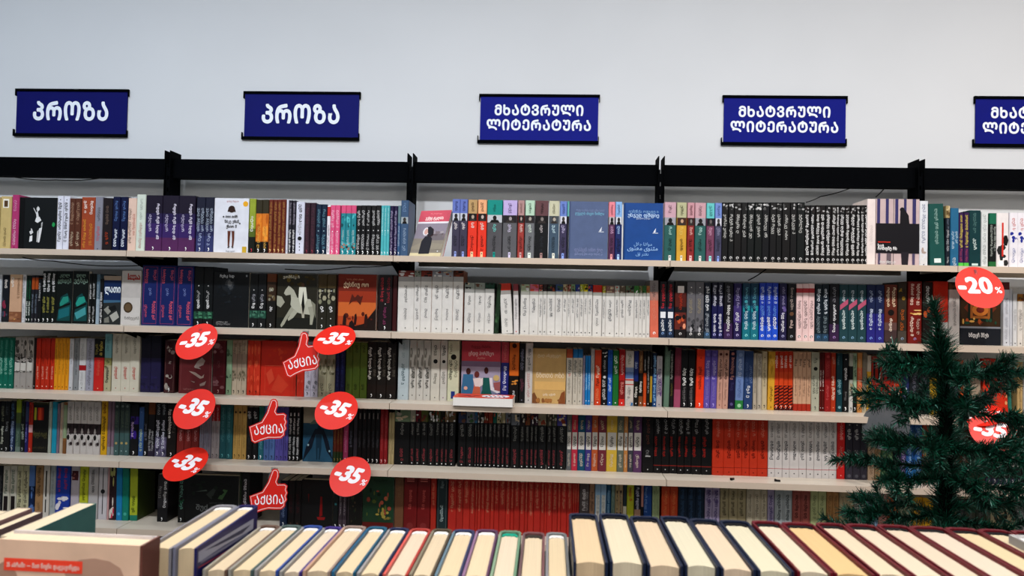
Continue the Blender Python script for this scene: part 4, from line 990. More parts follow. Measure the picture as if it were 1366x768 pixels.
# books shown with the front cover out: row, photo corners (x0, x1, top), thickness, lean back, turn, ops, label
FACE = [
    (0, 25, 75.5, 263.5, '13181a', 'P 0a0c0e 0,0 .15,.03 .15,1 0,1;E .5 .22 .04 .04 e8e8e8;P c8c8c8 .37,.2 .39,.2 .47,.3 .46,.33;P c8c8c8 .49,.17 .51,.17 .5,.3 .47,.3;P d8d8d8 .45,.29 .5,.28 .53,.38 .47,.4;P e4e4e4 .46,.39 .55,.37 .6,.44 .5,.49 .43,.46;P b8b8b8 .6,.49 .64,.47 .63,.56 .6,.58;P e0e0e0 .55,.6 .63,.57 .6,.72 .57,.86 .53,.87 .54,.72;P c4c4c4 .5,.66 .54,.62 .53,.85 .49,.86;P d8d8d8 .29,.66 .37,.62 .4,.68 .33,.72;P c8c8c8 .33,.6 .36,.6 .37,.64 .34,.65;P e8e8e8 .31,.75 .38,.73 .38,.84 .3,.86;E .93 .52 .04 .045 2c9c58', 'black cover with white dancing figures'),
    (0, 285.5, 331.7, 264.5, 'dfe1e9', 'T .35 .7 .07 .03 b05050 *8;E .9 .1 .075 .05 e8b030;E .5 .2 .1 .065 3a2620;P 3a2620 .4,.2 .6,.2 .62,.25 .38,.25;T .33 .68 .36 .05 222 *8 b;T .31 .72 .45 .05 222 *9 b;T .36 .66 .54 .05 222 *6 b;E .27 .34 .025 .015 222;E .75 .46 .02 .015 222;P c8c8d0 .4,.58 .6,.58 .6,.61 .4,.61;P 6a3c2c .4,.6 .49,.6 .47,.75 .46,.88 .42,.88 .41,.74;P 6a3c2c .52,.6 .6,.6 .6,.74 .58,.88 .54,.88 .54,.75;P 181818 .4,.9 .47,.87 .46,.91;P 181818 .53,.87 .6,.9 .54,.91;T .35 .65 .98 .025 666 *8;R .84 .88 .96 .99 c8a838', 'white cover with a pair of legs'),
    (0, 759, 811, 268.8, '5d6c8e', 'R 0 0 .035 1 4c5a7c;T .18 .9 .17 .035 8898b8 *22;T .15 .9 .23 .045 7cb0c8 *16 b;P dfe4ec .78,.5 .85,.43 .83,.49 .86,.48 .8,.52;R .76 .515 .9 .525 dfe4ec;T .15 .88 .86 .06 8c94b8 *16;T .15 .88 .92 .03 98a4c8 *26', 'plain slate blue cover with embossed title'),
    (0, 832, 884.3, 270.8, '1e5093', 'R 0 0 .04 1 184480;T .12 .88 .17 .045 90b8e0 *15;T .1 .9 .24 .055 b8d0ec *12 b;T .32 .68 .28 .025 c8d8f0 *12;P dfe8f4 .76,.5 .83,.43 .81,.49 .84,.48 .78,.52;R .74 .515 .88 .525 dfe8f4;T .12 .88 .74 .055 88b0e0 \ufee3\ufeee\ufefb\ufee7\ufe8e_\ufe9f\ufefc\ufedd;T .1 .88 .82 .07 98bce8 \ufee3\ufe9c\ufee8\ufeee\ufbfc_\ufee3\ufecc\ufee8\ufeee\ufbfc;T .3 .66 .91 .05 88b0e0 \ufea9\ufed3\ufe98\ufeae_\ufe8d\ufeed\ufedd', 'royal blue cover with pale lettering'),
    (0, 1168.5, 1226.5, 265.5, 'c8b4b4', 'R .02 0 .09 .37 403c6c;R .22 0 .29 .37 403c6c;R .4 0 .41 1 201c24;R .44 0 .51 .37 403c6c;R .64 0 .7 .37 403c6c;R .84 0 .92 .37 403c6c;R 0 .37 1 .82 1c1a20;E .6 .16 .055 .035 1c1a20;P 1c1a20 .56,.17 .66,.16 .75,.25 .77,.38 .55,.38;P 2a262e .58,.8 .76,.8 .74,1 .6,1;R .05 .82 .1 1 58506c;R .25 .82 .35 1 6c6068;R .84 .82 .9 1 58506c;R .04 .645 .33 .66 c83828;T .04 .18 .72 .04 f0f0f0 *3 b;T .04 .48 .77 .045 f0f0f0 *9 b;T .08 .45 .965 .03 d8d8d8 *14 b', 'striped cover with dark standing silhouette'),
    (1, 74.5, 96.5, 361.5, '0b1512', 'T .2 .8 .11 .06 8ca898 *3;T .1 .9 .22 .07 8ca898 *6;P 144c4c .1,.95 .3,.5 .7,.42 .95,.6 .9,.95;P 2c9080 .25,.62 .45,.5 .75,.48 .8,.58 .3,.68;P 1c6c74 .2,.75 .85,.68 .85,.85 .2,.92;P 0b1512 .1,.7 .9,.6 .9,.64 .1,.74', 'black cover with turquoise car mirror picture'),
    (1, 97, 117.8, 361.5, '0b1512', 'T .2 .8 .11 .06 9cb8a8 *3;T .05 .95 .22 .08 9cb8a8 *6;P 144c4c .1,.95 .25,.5 .6,.42 .95,.6 .95,.95;P 2c9c8c .2,.62 .4,.5 .75,.48 .85,.58 .3,.68;P 4c9ca0 .15,.8 .85,.68 .9,.82 .3,.92;P 0b1512 .1,.7 .9,.6 .9,.64 .1,.74', 'black cover with larger turquoise car picture'),
    (1, 137.5, 161, 368, '16305c', 'R 0 0 1 .09 a89888;R 0 .09 1 .13 182c58;T .08 .98 .34 .14 e8f0f4 ლათი b;R 0 .5 1 .56 48708c;P 303434 0,.56 1,.54 1,1 0,1;P 989890 .05,.7 .3,.62 .5,.72 .3,.8;P b0b0a8 .4,.82 .8,.72 .95,.85 .6,.95;P 808078 .1,.88 .35,.84 .4,.96 .1,.97;P 181c1c .3,.66 .7,.6 .8,.68 .5,.74', 'navy cover with rocky shore'),
    (1, 161.8, 187.8, 361, 'c3beba', 'R .3 .05 .36 .17 a83830;R .3 .14 .95 .165 a83830;T .4 .95 .15 .09 a83830 ლა b;R 0 .5 1 1 d0ccc8;E .37 .68 .24 .1 50402c;E .37 .68 .17 .07 6c5840;T .2 .95 .9 .05 3c3838 *7', 'greyish white cover with brown disc'),
    (1, 284.5, 332, 363.3, '101418', 'E .42 .2 .2 .16 24282c;E .45 .22 .13 .1 44484c;E .46 .2 .07 .06 686a6c;S .1 .1 .9 .6 16 181e24,20262c;T .15 .6 .09 .045 c8ccd0 *7 b;T .1 .42 .92 .025 aaa *10;T .1 .5 .955 .025 aaa *14;E .93 .06 .025 .02 98a0a8', 'near-black cover with pale smoky glow'),
    (1, 369.5, 423, 365.3, '2e2c20', 'S .0 0 .99 .25 14 6c5c28,3c3418,504420;R 0 .8 1 1 20221c;P b4b4a4 .2,.3 .28,.22 .33,.24 .42,.3 .5,.42 .48,.55 .36,.52 .34,.38 .22,.4 .17,.36;P bcbcac .36,.42 .6,.44 .84,.46 .9,.6 .84,.74 .6,.72 .42,.68 .34,.56;P a4a494 .36,.6 .46,.66 .3,.78 .2,.92 .13,.98 .1,.94 .2,.8;P b0b0a0 .44,.64 .52,.7 .42,.8 .3,.86 .28,.82;P a4a494 .78,.6 .92,.58 .94,.76 .9,.92 .84,.92 .84,.76;P 8c8c7c .86,.48 .97,.55 .98,.8 .93,.7;E .64 .2 .045 .035 5c4434;P dcdccc .55,.24 .72,.24 .76,.45 .68,.62 .6,.6 .54,.42;P b8b4a4 .6,.55 .7,.55 .7,.8 .64,.8;P 14140f .66,.3 .7,.6 .66,.75 .62,.55;T .1 .6 .08 .045 d8d4c0 *8 b;P a8a898 .0,.4 .12,.42 .2,.52 .1,.62 0,.58', 'dark cover with rider on a white horse'),
    (1, 449.8, 502, 366, 'a84426', 'R 0 .0 1 .3 7c2c1c;R 0 .3 1 .5 a03c20;R 0 .5 1 .75 d07038;R 0 .75 1 .9 b85028;P 241410 0,1 .1,.9 .4,.94 .7,.88 1,.6 1,1;R 0 0 .03 1 4c1810;T .16 .8 .22 .075 ecd0b0 *9 b;T .15 .75 .1 .025 d09070 *14;P 5c2418 .3,.55 .38,.35 .45,.42 .52,.36 .6,.4 .66,.38 .6,.55 .5,.47 .4,.48;S .05 .66 .95 .85 5 5c2014,803018;P 301410 .15,.9 .17,.74 .22,.72 .25,.8 .24,.92;P 301410 .44,.9 .46,.72 .5,.7 .52,.78 .5,.9;P 301410 .7,.94 .72,.72 .77,.7 .8,.8 .78,.96;P 241010 .3,1 .33,.86 .4,.82 .46,.9 .48,1', 'orange cover with silhouettes in desert haze'),
    (1, 1280, 1335, 378, '30241c', 'R .02 .1 .98 .7 44301c;P 7c3820 .5,.12 .9,.4 .5,.68 .1,.4;R .2 .25 .8 .62 1c2c20;R .26 .3 .74 .57 a86830;R .32 .34 .68 .53 5c3018;E .5 .43 .2 .1 d08038;E .5 .43 .1 .05 7c3020;S .05 .12 .95 .28 14 b05828,e0b060,28503c;S .05 .55 .95 .69 12 b05828,e0b060,28503c;R 0 .7 1 .73 8c9098;R 0 .73 1 1 22262e;T .22 .7 .87 .06 dcdcdc *10 b', 'ornate square-patterned cover under the twenty percent disc'),
    (2, 239, 282.5, 454, '6c2a2d', 'R .05 .08 .06 .95 8c5050;R .94 .08 .95 .95 8c5050;P a89890 .46,.5 .55,.4 .7,.32 .8,.38 .74,.46 .6,.5 .68,.54 .5,.52;P b09c90 .3,.58 .5,.6 .7,.68 .78,.63 .76,.7 .66,.72 .45,.64;P a08c84 .36,.76 .5,.78 .48,.8;P a08c84 .65,.82 .85,.76 .8,.84 .66,.86;S .1 .1 .9 .3 6 84504c,9c7870;T .15 .5 .93 .025 a87470 *14', 'dark red cover with pale hand drawing'),
    (2, 348, 395.3, 454.8, 'c22f1b', 'R .12 .45 .125 .95 d87050;R .12 .45 .9 .455 d87050;R .9 .1 .905 .95 d05c40;P c8442c .3,.9 .5,.6 .8,.8 .6,.95;P cc4c34 .15,.6 .3,.5 .4,.7 .25,.8;S .2 .1 .8 .4 8 c83c24,d0482c', 'vermilion cover with faint line pattern'),
    (2, 615.5, 667.7, 455.3, 'a8a0b4', 'R 0 0 1 .33 b84450;R 0 .33 1 .42 7c6c84;T .22 .78 .11 .04 8c3038 *10 b;T .18 .82 .23 .06 f0d8d4 *13;T .4 .6 .29 .025 e0a8a0 *8;R 0 .75 1 1 8088a0;P 3f7498 .05,.55 .3,.55 .33,.8 .28,1 0,1 .02,.75;E .18 .5 .06 .055 4c2824;P c86c50 .35,.68 .48,.68 .5,.85 .42,1 .2,1 .3,.85;P e0d4d0 .3,.62 .5,.6 .5,.75 .36,.75;E .4 .55 .065 .055 6c3430;P 1c5f58 .54,.6 .74,.6 .76,.8 .85,1 .45,1 .55,.8;E .64 .48 .055 .055 4c2420;P dcd8dc .72,.6 .8,.6 .82,.75 1,.82 .98,.87 .76,.8;P e0dcd8 .5,.62 .56,.6 .56,.72 .46,.76;P 9c5c5c .83,.68 1,.66 1,.82 .86,.8;P 3c4c80 .8,.88 1,.84 1,1 .76,1;E .9 .6 .08 .05 c8b078;E .12 .78 .05 .03 d8b0a0', 'pink cover with four girls seen from behind'),
    (2, 708.5, 755, 465, 'c8a66e', 'R 0 0 .1 1 b89864;R .1 .6 .99 .75 d8b070;P 7c5030 .0,.85 .1,.8 .2,.92 .2,1 0,1;P 88502c .8,.95 .88,.8 .98,.76 1,1 .8,1;S .1 .9 .9 .99 10 8c5c34,a87440;T .18 .85 .15 .05 e0d0b4 *12;T .15 .95 .53 .09 ecdcc0 *9;T .35 .7 .85 .035 f4ead8 *8', 'sand coloured cover with pale script title'),
    (2, 1281, 1308, 489, 'a1917f', 'S .1 .1 .9 .9 14 8c7c6c,b0a090', 'dusty beige cover behind tree branches'),
    (2, 1311, 1348, 479, 'd0391d', 'R 0 .1 1 .2 b82c18;S .15 .2 .6 .6 10 e09050,d8b060,d0391d;S .6 .4 .95 .95 8 e8a070,c83018', 'orange-red cover leaning behind tree branches'),
    (3, 43.5, 64.3, 537, '14130f', 'R .08 .1 .22 .35 a8a030;R .3 .1 .6 .35 b03820;R .4 .1 .5 .35 d05028;R .6 .1 .7 .35 802014;T .05 .95 .68 .1 64603c *9;T .05 .9 .92 .04 504c34 *12;R 0 .0 1 .04 3c3c1c', 'black cover with yellow and red blocks'),
    (3, 404.3, 444.5, 542.5, '2c5a74', 'R 0 0 1 .3 9c9480;R 0 .3 1 .52 24485c;P 5c6c60 .2,.32 .35,.24 .6,.26 .7,.3;P 182838 .5,.3 .58,.3 .62,.45 .46,.45;P 142030 .4,.4 .68,.4 .85,.62 1,.95 .8,.8 .64,.5 .42,.5 .3,.75 0,1 .1,.75;P 1c3c50 .43,.5 .62,.5 .62,.75 .58,.96 .54,.96 .54,.75 .5,.75 .5,.96 .46,.96 .44,.75;E .53 .3 .05 .05 182430;E .18 .7 .03 .02 a8c8d0;E .9 .8 .03 .02 a8c8d0', 'teal cover with a winged figure'),
    (4, 246, 318, 634, '0e1112', 'P 3c4440 .4,.4 .55,.25 .58,.3 .5,.5;P 4c6c48 .62,.48 .72,.28 .8,.3 .7,.5;P 586860 .2,.35 .4,.3 .42,.33;S .1 .1 .9 .5 12 181e1c,243028;T .2 .85 .72 .1 686c6c *9 b;T .4 .8 .58 .03 505454 *12', 'large black cover with faint leaves and title'),
    (4, 402, 444, 640, '131113', 'P 7c1414 .6,.35 .66,.35 .68,.75 .58,.78;P 8c1c1c .5,.78 .78,.78 .74,.84 .54,.84;P 641414 .2,.3 .24,.3 .23,.5', 'black cover with red candlestick shapes'),
    (4, 463, 483, 641, '191817', 'R .06 .05 .1 .95 4c4048;S .15 .2 .9 .9 12 3c3c28,504434,2c3c2c;R 0 .93 1 .96 4c3c44', 'dark cover with foliage beside purple spines'),
    (4, 484, 525.6, 630.5, '24452f', 'R 0 .0 1 .12 2c5038;T .3 .9 .06 .045 16281c *8 b;T .35 .75 .15 .04 16281c *6;S .1 .25 .95 .85 26 1c3020,8c7c40,5c6c34,a05040,304c2c;S .4 .4 .85 .8 8 c06850,b0a050;R 0 .87 1 .97 6c2420;R 0 .97 1 1 1c1410', 'green cover with painted fruit and flowers'),
    (4, 1318, 1355, 667, 'a59a7c', 'E .45 .3 .25 .16 24201c;E .45 .27 .14 .1 a59a7c;T .2 .8 .8 .05 5c5440 *8', 'khaki cover with black ring behind tree'),
]
# ------------------------------------------------------------------ the room
def structure(name, a, b, mat):
    o = put(name, MB().box(a, b).mesh(name, mat))
    o['kind'] = 'structure'
    return o


structure('wall_back', (-5, 0.0, 0), (5, 0.12, 3.7), M_PAINT)
structure('floor', (-5, -5.2, -0.1), (5, 0.0, 0), M_FLOOR)
structure('baseboard_back', (-5, -0.015, 0), (5, 0, 0.09), M_LIP)

# ------------------------------------------------------------------ the wall shelving: one unit
case = bpy.data.objects.new('wall_shelving', None)
COL.objects.link(case)
case.location = (0, -0.1, 0)
tag(case, 'long black-framed wall shelving with cream metal shelves full of books', 'bookcase')
CI = Matrix.Translation((0, 0.1, 0))


def cpart(name, mb, mat, parent=case, label=None):
    o = put(name, mb.mesh(name, mat), parent, CI if parent is case else None)
    if label:
        o['label'] = label
    return o


UPT = 2.052
UF, UB = -0.1235, -0.035
up = MB()
up.box((-0.0125, UF, 0), (-0.0095, UB, UPT))
up.box((0.0095, UF, 0), (0.0125, UB, UPT))
z = 0.0
while z < UPT - 0.06:      # web with a slot every 50 mm
    up.box((-0.0095, UF + 0.010, z), (0.0095, UF + 0.013, z + 0.034))
    up.box((-0.0095, UF + 0.010, z + 0.034), (-0.003, UF + 0.013, z + 0.05))
    up.box((0.003, UF + 0.010, z + 0.034), (0.0095, UF + 0.013, z + 0.05))
    z += 0.05
up_me = up.mesh('upright', M_BLACK)
BAYX = [i - 1.5 for i in range(-1, 5)]
for x in BAYX:
    put('upright', up_me, case, CI @ Matrix.Translation((x, 0, 0)))
    put('foot', MB().box((x - .02, -.36, 0), (x + .02, -.125, .05)).mesh('foot', M_BLACK), case, CI)
beam_t = at(700, 217.6, -0.10).z
beam_b = at(700, 243.6, -0.10).z
for i in range(len(BAYX) - 1):
    x0, x1 = BAYX[i] + 0.013, BAYX[i + 1] - 0.013
    cpart('top_rail', MB().box((x0, -0.10, beam_b), (x1, -0.055, beam_t)), M_BLACK)
T = 0.0215
LOW = [0.36, 0.14]
for i in range(len(BAYX) - 1):
    x0, x1 = BAYX[i] - 0.003 + 0.0012, BAYX[i + 1] - 0.003 - 0.0012
    for z in SHELF_Z + LOW:
        sh = MB()
        sh.box((x0, SHELF_Y + 0.004, z - 0.004), (x1, -0.128, z))
        sh.box((x0 + .03, -0.128, z - 0.004), (x1 - .03, -0.03, z))
        sh.box((x0 + .03, -0.034, z - 0.02), (x1 - .03, -0.03, z - 0.004))
        sh.box((x0, SHELF_Y + 0.004, z - T), (x0 + 0.002, -0.128, z - 0.004))
        sh.box((x1 - 0.002, SHELF_Y + 0.004, z - T), (x1, -0.128, z - 0.004))
        s_ = cpart('shelf', sh, M_SHELF)
        put('front_lip', MB().box((x0, SHELF_Y, z - T), (x1, SHELF_Y + 0.004, z)).mesh('front_lip', M_LIP), s_)
for x in BAYX:
    for z in SHELF_Z + LOW:
        for sx in (-0.0165, 0.0135):
            P = [(-0.11, z - T + .002), (-0.11, z - 0.085), (-0.15, z - 0.085), (-0.36, z - T - 0.006), (-0.36, z - T + .002)]
            vs = [(x + sx, y, q) for y, q in P] + [(x + sx + .003, y, q) for y, q in P]
            n = len(P)
            br = MB().add(vs, [tuple(range(n)), tuple(range(n, 2 * n))[::-1]] + [(i, i + n, (i + 1) % n + n, (i + 1) % n) for i in range(n)], (1, 1, 1))
            cpart('bracket', br, M_BLACK)


def tube(pts, r, n=6):
    mb = MB()
    rings = []
    for i, p in enumerate(pts):
        p = Vector(p)
        d = (Vector(pts[min(i + 1, len(pts) - 1)]) - Vector(pts[max(i - 1, 0)])).normalized()
        u = d.cross(Vector((0, 0, 1)) if abs(d.z) < .9 else Vector((1, 0, 0))).normalized()
        v = d.cross(u)
        rr = r[i] if isinstance(r, (list, tuple)) else r
        rings.append([tuple(p + (u * math.cos(a * 2 * math.pi / n) + v * math.sin(a * 2 * math.pi / n)) * rr) for a in range(n)])
    V = [q for R in rings for q in R]
    F = [(i * n + j, i * n + (j + 1) % n, (i + 1) * n + (j + 1) % n, (i + 1) * n + j) for i in range(len(pts) - 1) for j in range(n)]
    F += [tuple(range(n)), tuple(range((len(pts) - 1) * n, len(pts) * n))[::-1]]
    return mb.add(V, F, (1, 1, 1))


def cable(label, pts):
    P = []
    for i in range(len(pts) - 1):
        for k in range(6):
            t = k / 6
            a, b = Vector(pts[i]), Vector(pts[i + 1])
            q = a.lerp(b, t)
            q.z -= 0.25 * (a - b).length * 0.12 * math.sin(t * math.pi)
            P.append(q)
    P.append(Vector(pts[-1]))
    o = put('cable', tube(P, 0.0022).mesh('cable', M_CABLE))
    tag(o, label, 'cable', 'cables of the shelving')


cable('black cable sagging under the black top rail at the left bay', [at(18, 236, -.075), at(75, 240, -.075), at(138, 237, -.075)])
cable('thin black cable hanging below the top shelf at the left bay', [at(30, 343, -.2), at(70, 348, -.2), at(190, 354, -.1)])
cable('black cable drooping below the top shelf left of the middle upright', [at(380, 359, -.15), at(470, 356, -.15), at(545, 350, -.12)])
cable('black wire running down from the rail behind the black paperbacks', [at(1137, 250, -.07), at(1095, 262, -.05), at(1075, 270, -.04)])
cable('black wire crossing behind the striped silhouette cover', [at(1180, 251, -.07), at(1168, 263, -.05)])
cable('black wire below the top shelf above the cobalt blue books', [at(1022, 359, -.12), at(998, 374, -.05)])

# ------------------------------------------------------------------ wall signs
S2 = 'მხატვრული', 'ლიტერატურა'
for i, (lines, lab) in enumerate(((('პროზა',), 'dark blue sign with one white word, leftmost on the wall'), (('პროზა',), 'dark blue sign with one white word, second from left on the wall'), (S2, 'blue sign with two white lines above the middle bay'), (S2, 'blue sign with two white lines above the fourth bay'), (S2, 'blue two-line sign cut off by the photo edge'))):
    x0 = i - 1.5 - 0.7399
    root = bpy.data.objects.new('wall_sign', None)
    COL.objects.link(root)
    SW, SH, ZT = 0.5002, 0.2041, 2.3282
    dz = (0.006, 0.002, -0.002, 0.0, 0.004)[i]
    root.location = (x0 + SW / 2, -0.001, ZT - SH + dz)
    tag(root, lab, 'sign', 'shop section signs on the wall')
    put('panel', MB().box((-SW / 2 + .006, -.006, .012), (SW / 2 - .006, -.001, SH - .008), lin(('04095a', '060d60', '07127a', '041078', '030c70')[i])).mesh('panel', M_SIGN), root)
    put('rail', MB().box((-SW / 2, -.011, SH - .010), (SW / 2, 0, SH), (1, 1, 1)).box((-SW / 2, -.011, SH - .03), (-SW / 2 + .003, 0, SH - .01)).box((SW / 2 - .003, -.011, SH - .03), (SW / 2, 0, SH - .01)).mesh('rail', M_BLACK), root)
    put('rail', MB().box((-SW / 2 - .004, -.011, 0), (SW / 2 - .002, 0, .012), (1, 1, 1)).box((-SW / 2 - .004, -.011, .012), (-SW / 2 - .001, 0, .03)).box((SW / 2 - .005, -.011, .012), (SW / 2 - .002, 0, .03)).mesh('rail', M_BLACK), root)
    tx = MB()
    wc = lin('e4ecf6')
    if len(lines) == 1:
        line_text(tx, MT(lines[0]), -.167, .163, .073, .0735, -.0065, wc, bold=.036, gap=.13)
    else:
        line_text(tx, MT(lines[0]), -.183, .183, .118, .0405, -.0065, wc, bold=.036, gap=.15)
        line_text(tx, MT(lines[1]), -.215, .215, .056, .0405, -.0065, wc, bold=.036, gap=.15)
    put('lettering', tx.mesh('lettering', M_PRINT), root)

# ------------------------------------------------------------------ books
FRONT_N = 33
build_rows(300 - len(FACE) - 1 - FRONT_N)


def facing(row, x0, x1, top, base, ops, desc):
    Y = SHELF_Y + RECESS[row] + 0.004
    z0 = SHELF_Z[row]
    a, b = at(x0, top + 35, Y).x, at(x1, top + 35, Y).x
    w, h = b - a - 0.001, at((x0 + x1) / 2, top, Y).z - z0
    root = bpy.data.objects.new('book', None)
    COL.objects.link(root)
    root.location = ((a + b) / 2, Y, z0 + .0004)
    th = 0.022 if row < 4 else 0.03
    mb = MB()
    c = lin(base)
    g = ROWGAIN[row]
    cd = tuple(v * .9 for v in c)
    mb.box((-w / 2, 0, 0), (w / 2, .0015, h), c).box((-w / 2, th - .0015, 0), (w / 2, th, h), c).box((-w / 2, .0015, 0), (-w / 2 + .0015, th - .0015, h), c)
    put('cover', gained(mb, g).mesh('cover', M_COVER), root)
    put('page_block', MB().box((-w / 2 + .0017, .0017, .001), (w / 2 - .001, th - .0017, h - .001), lin('e6dfcf')).mesh('page_block', M_PAGE), root)
    put('cover_picture', gained(cover_ops(w, h, ops), g).mesh('cover_picture', M_PRINT), root)
    s = f'book facing out, {desc}, {ROWN[row]}'
    if s in LABELS:
        print('DUP', s)
    if len(s.replace('-', ' ').replace(',', '').split()) > 16:
        print('LONG', s)
    LABELS.add(s)
    tag(root, s, 'book', ROWG[row])
    return root


for f in FACE:
    facing(*f)

# the leaning novel with a woman in a headscarf
w, h, th = 0.128, 0.2, 0.022
root = bpy.data.objects.new('book', None)
COL.objects.link(root)
p = at(567.5, 338, SHELF_Y + .02)
root.matrix_world = Matrix.Translation((p.x - .004, SHELF_Y + .026, SHELF_Z[0] + .0005)) @ Matrix.Rotation(math.radians(-18), 4, 'Z') @ Matrix.Rotation(math.radians(-26), 4, 'X')
put('cover', MB().box((-w / 2, 0, 0), (w / 2, .0015, h), lin('cdbf98')).box((-w / 2, th - .0015, 0), (w / 2, th, h), lin('b84c58')).box((-w / 2, .0015, 0), (-w / 2 + .0015, th - .0015, h), lin('b84c58')).mesh('cover', M_COVER), root)
put('page_block', MB().box((-w / 2 + .0017, .0017, .001), (w / 2 - .001, th - .0017, h - .001), lin('e0dcd4')).mesh('page_block', M_PAGE), root)
put('cover_picture', cover_ops(w, h, 'R 0 0 1 .25 c85060;T .3 .75 .08 .02 f0a0a0 *14;T .22 .8 .2 .06 f4e4e0 *11 b;R 0 .25 1 .29 dcd8dc;R 0 .29 1 .93 88808c;R 0 .62 1 .93 847c70;R 0 .93 1 1 cdbf98;R .55 .52 .98 .66 6c6468;S .5 .42 .98 .62 10 74686c,9c9498,605458;P 8c8474 0,.8 .3,.7 1,.74 1,.86 0,.86;P 1f1f26 .28,.95 .28,.68 .36,.58 .5,.56 .6,.62 .62,.75 .62,.95;P 2c1c20 .33,.38 .45,.36 .58,.42 .62,.55 .52,.6 .42,.56 .36,.5;E .35 .47 .1 .09 d8d4d8;E .36 .475 .06 .065 c89c90;P 1f1f26 .38,.38 .5,.38 .6,.5 .5,.58 .42,.5;E .88 .9 .02 .012 e8e8e8').mesh('cover_picture', M_PRINT), root)
tag(root, 'tilted pink-topped novel showing a woman in a dark headscarf, top shelf', 'book', ROWG[0])

# the white book lying flat in front of the four-girls cover
root = bpy.data.objects.new('book', None)
COL.objects.link(root)
a, b = at(604, 532, SHELF_Y - .01), at(684, 535, SHELF_Y - .01)
w = b.x - a.x
root.location = ((a.x + b.x) / 2, SHELF_Y - .015, SHELF_Z[2] + .0005)
root.rotation_euler = (0, 0, math.radians(-1.5))
put('cover', MB().box((-w / 2, 0, .0), (w / 2, .105, .0012), lin('e4e0dc')).box((-w / 2, 0, .030), (w / 2, .105, .0312), lin('d84428')).box((w / 2 - .0012, 0, .0012), (w / 2, .105, .03), lin('e4e0dc')).mesh('cover', M_COVER), root)
put('page_block', MB().box((-w / 2 + .001, .0005, .0013), (w / 2 - .0013, .104, .0298), lin('e8e4de')).mesh('page_block', M_PAGE), root)
tp = MB()
ell = lambda cx, cy, rx, ry, c, z: tp.add([(cx + rx * math.cos(i * .5236), cy + ry * math.sin(i * .5236), z) for i in range(12)], [tuple(range(12))], lin(c))
ell(.042, .05, .052, .042, 'e8e4e8', .0314)
for i in range(9):
    ell(.01 + .008 * i, .035 + .03 * (i % 2), .004, .012, ('2c3858', 'd84428')[i % 2], .0315)
for i in range(4):
    ell(-.08 + .018 * i, .03 + .02 * (i % 2), .014, .008, ('8c2c20', '402020')[i % 2], .0314)
put('cover_picture', tp.mesh('cover_picture', M_PRINT), root)
tag(root, 'red-topped white book lying flat at the edge of the third shelf', 'book', ROWG[2])

# small leftovers on the fourth shelf
for (px, py, rz, lab) in ((977, 634.5, 50, 'small black peg lying before the thick red books'), (1037, 637.5, -10, 'small black clip lying before the pale grey books')):
    p = at(px, py, SHELF_Y + .035)
    o = put('clip', MB().box((-.01, -.0035, 0), (.01, .0035, .006), (1, 1, 1)).box((-.010, -.0045, .002), (-.004, .0045, .008), (1, 1, 1)).mesh('clip', M_CABLE))
    o.location = (p.x, SHELF_Y + .035, SHELF_Z[3] + .0003)
    o.rotation_euler = (0, 0, math.radians(rz))
    tag(o, lab, 'clip')

# ------------------------------------------------------------------ promotional wobblers on the shelf edges
RED = lin('e02a1c')
WHITE = lin('f4f0f4')


def shelf_of(px, py):
    z = at(px, py, SHELF_Y).z
    return min(SHELF_Z, key=lambda s: abs(s - z))


def oriented(px, py, Y, phi, ratio, psi, back=1):
    """disc pose: turned by psi in its own plane, tipped, then rolled by phi in the picture plane"""
    p = at(px, py, Y)
    base = Matrix.Translation(p)
    return base @ Matrix.Rotation(-math.radians(phi), 4, 'Y') @ Matrix.Rotation(-back * math.acos(ratio), 4, 'X') @ Matrix.Rotation(-math.radians(psi), 4, 'Y')


def ring_pts(pts, y0, y1, col):
    n = len(pts)
    mb = MB()
    return mb.add([(x, y0, z) for x, z in pts] + [(x, y1, z) for x, z in pts], [tuple(range(n)), tuple(range(n, 2 * n))[::-1]] + [(i, i + n, (i + 1) % n + n, (i + 1) % n) for i in range(n)], col)


def arm(root, M, sx, sz, r):
    """clear strip from the card back to the shelf lip"""
    A = M @ Vector((0, .002, r * .55))
    B = Vector((sx, SHELF_Y - .0012, sz - .006))
    C = (A + B) / 2 + Vector((0, -.015, .012))
    mb = MB()
    pts = [A.lerp(C, t).lerp(C.lerp(B, t), t) for t in (0, .2, .4, .6, .8, 1)]
    V = []
    for p in pts:
        V += [(p.x - .005, p.y, p.z), (p.x + .005, p.y, p.z)]
    mb.add(V, [(2 * i, 2 * i + 1, 2 * i + 3, 2 * i + 2) for i in range(5)], (1, 1, 1))
    mb.box((B.x - .012, SHELF_Y - .0012, sz - .014), (B.x + .012, SHELF_Y - .0004, sz - .002), (1, 1, 1))
    o = bpy.data.objects.new('clear_arm', mb.mesh('clear_arm', M_CLEAR))
    COL.objects.link(o)
    o.parent = root
    o.matrix_parent_inverse = root.matrix_world.inverted()


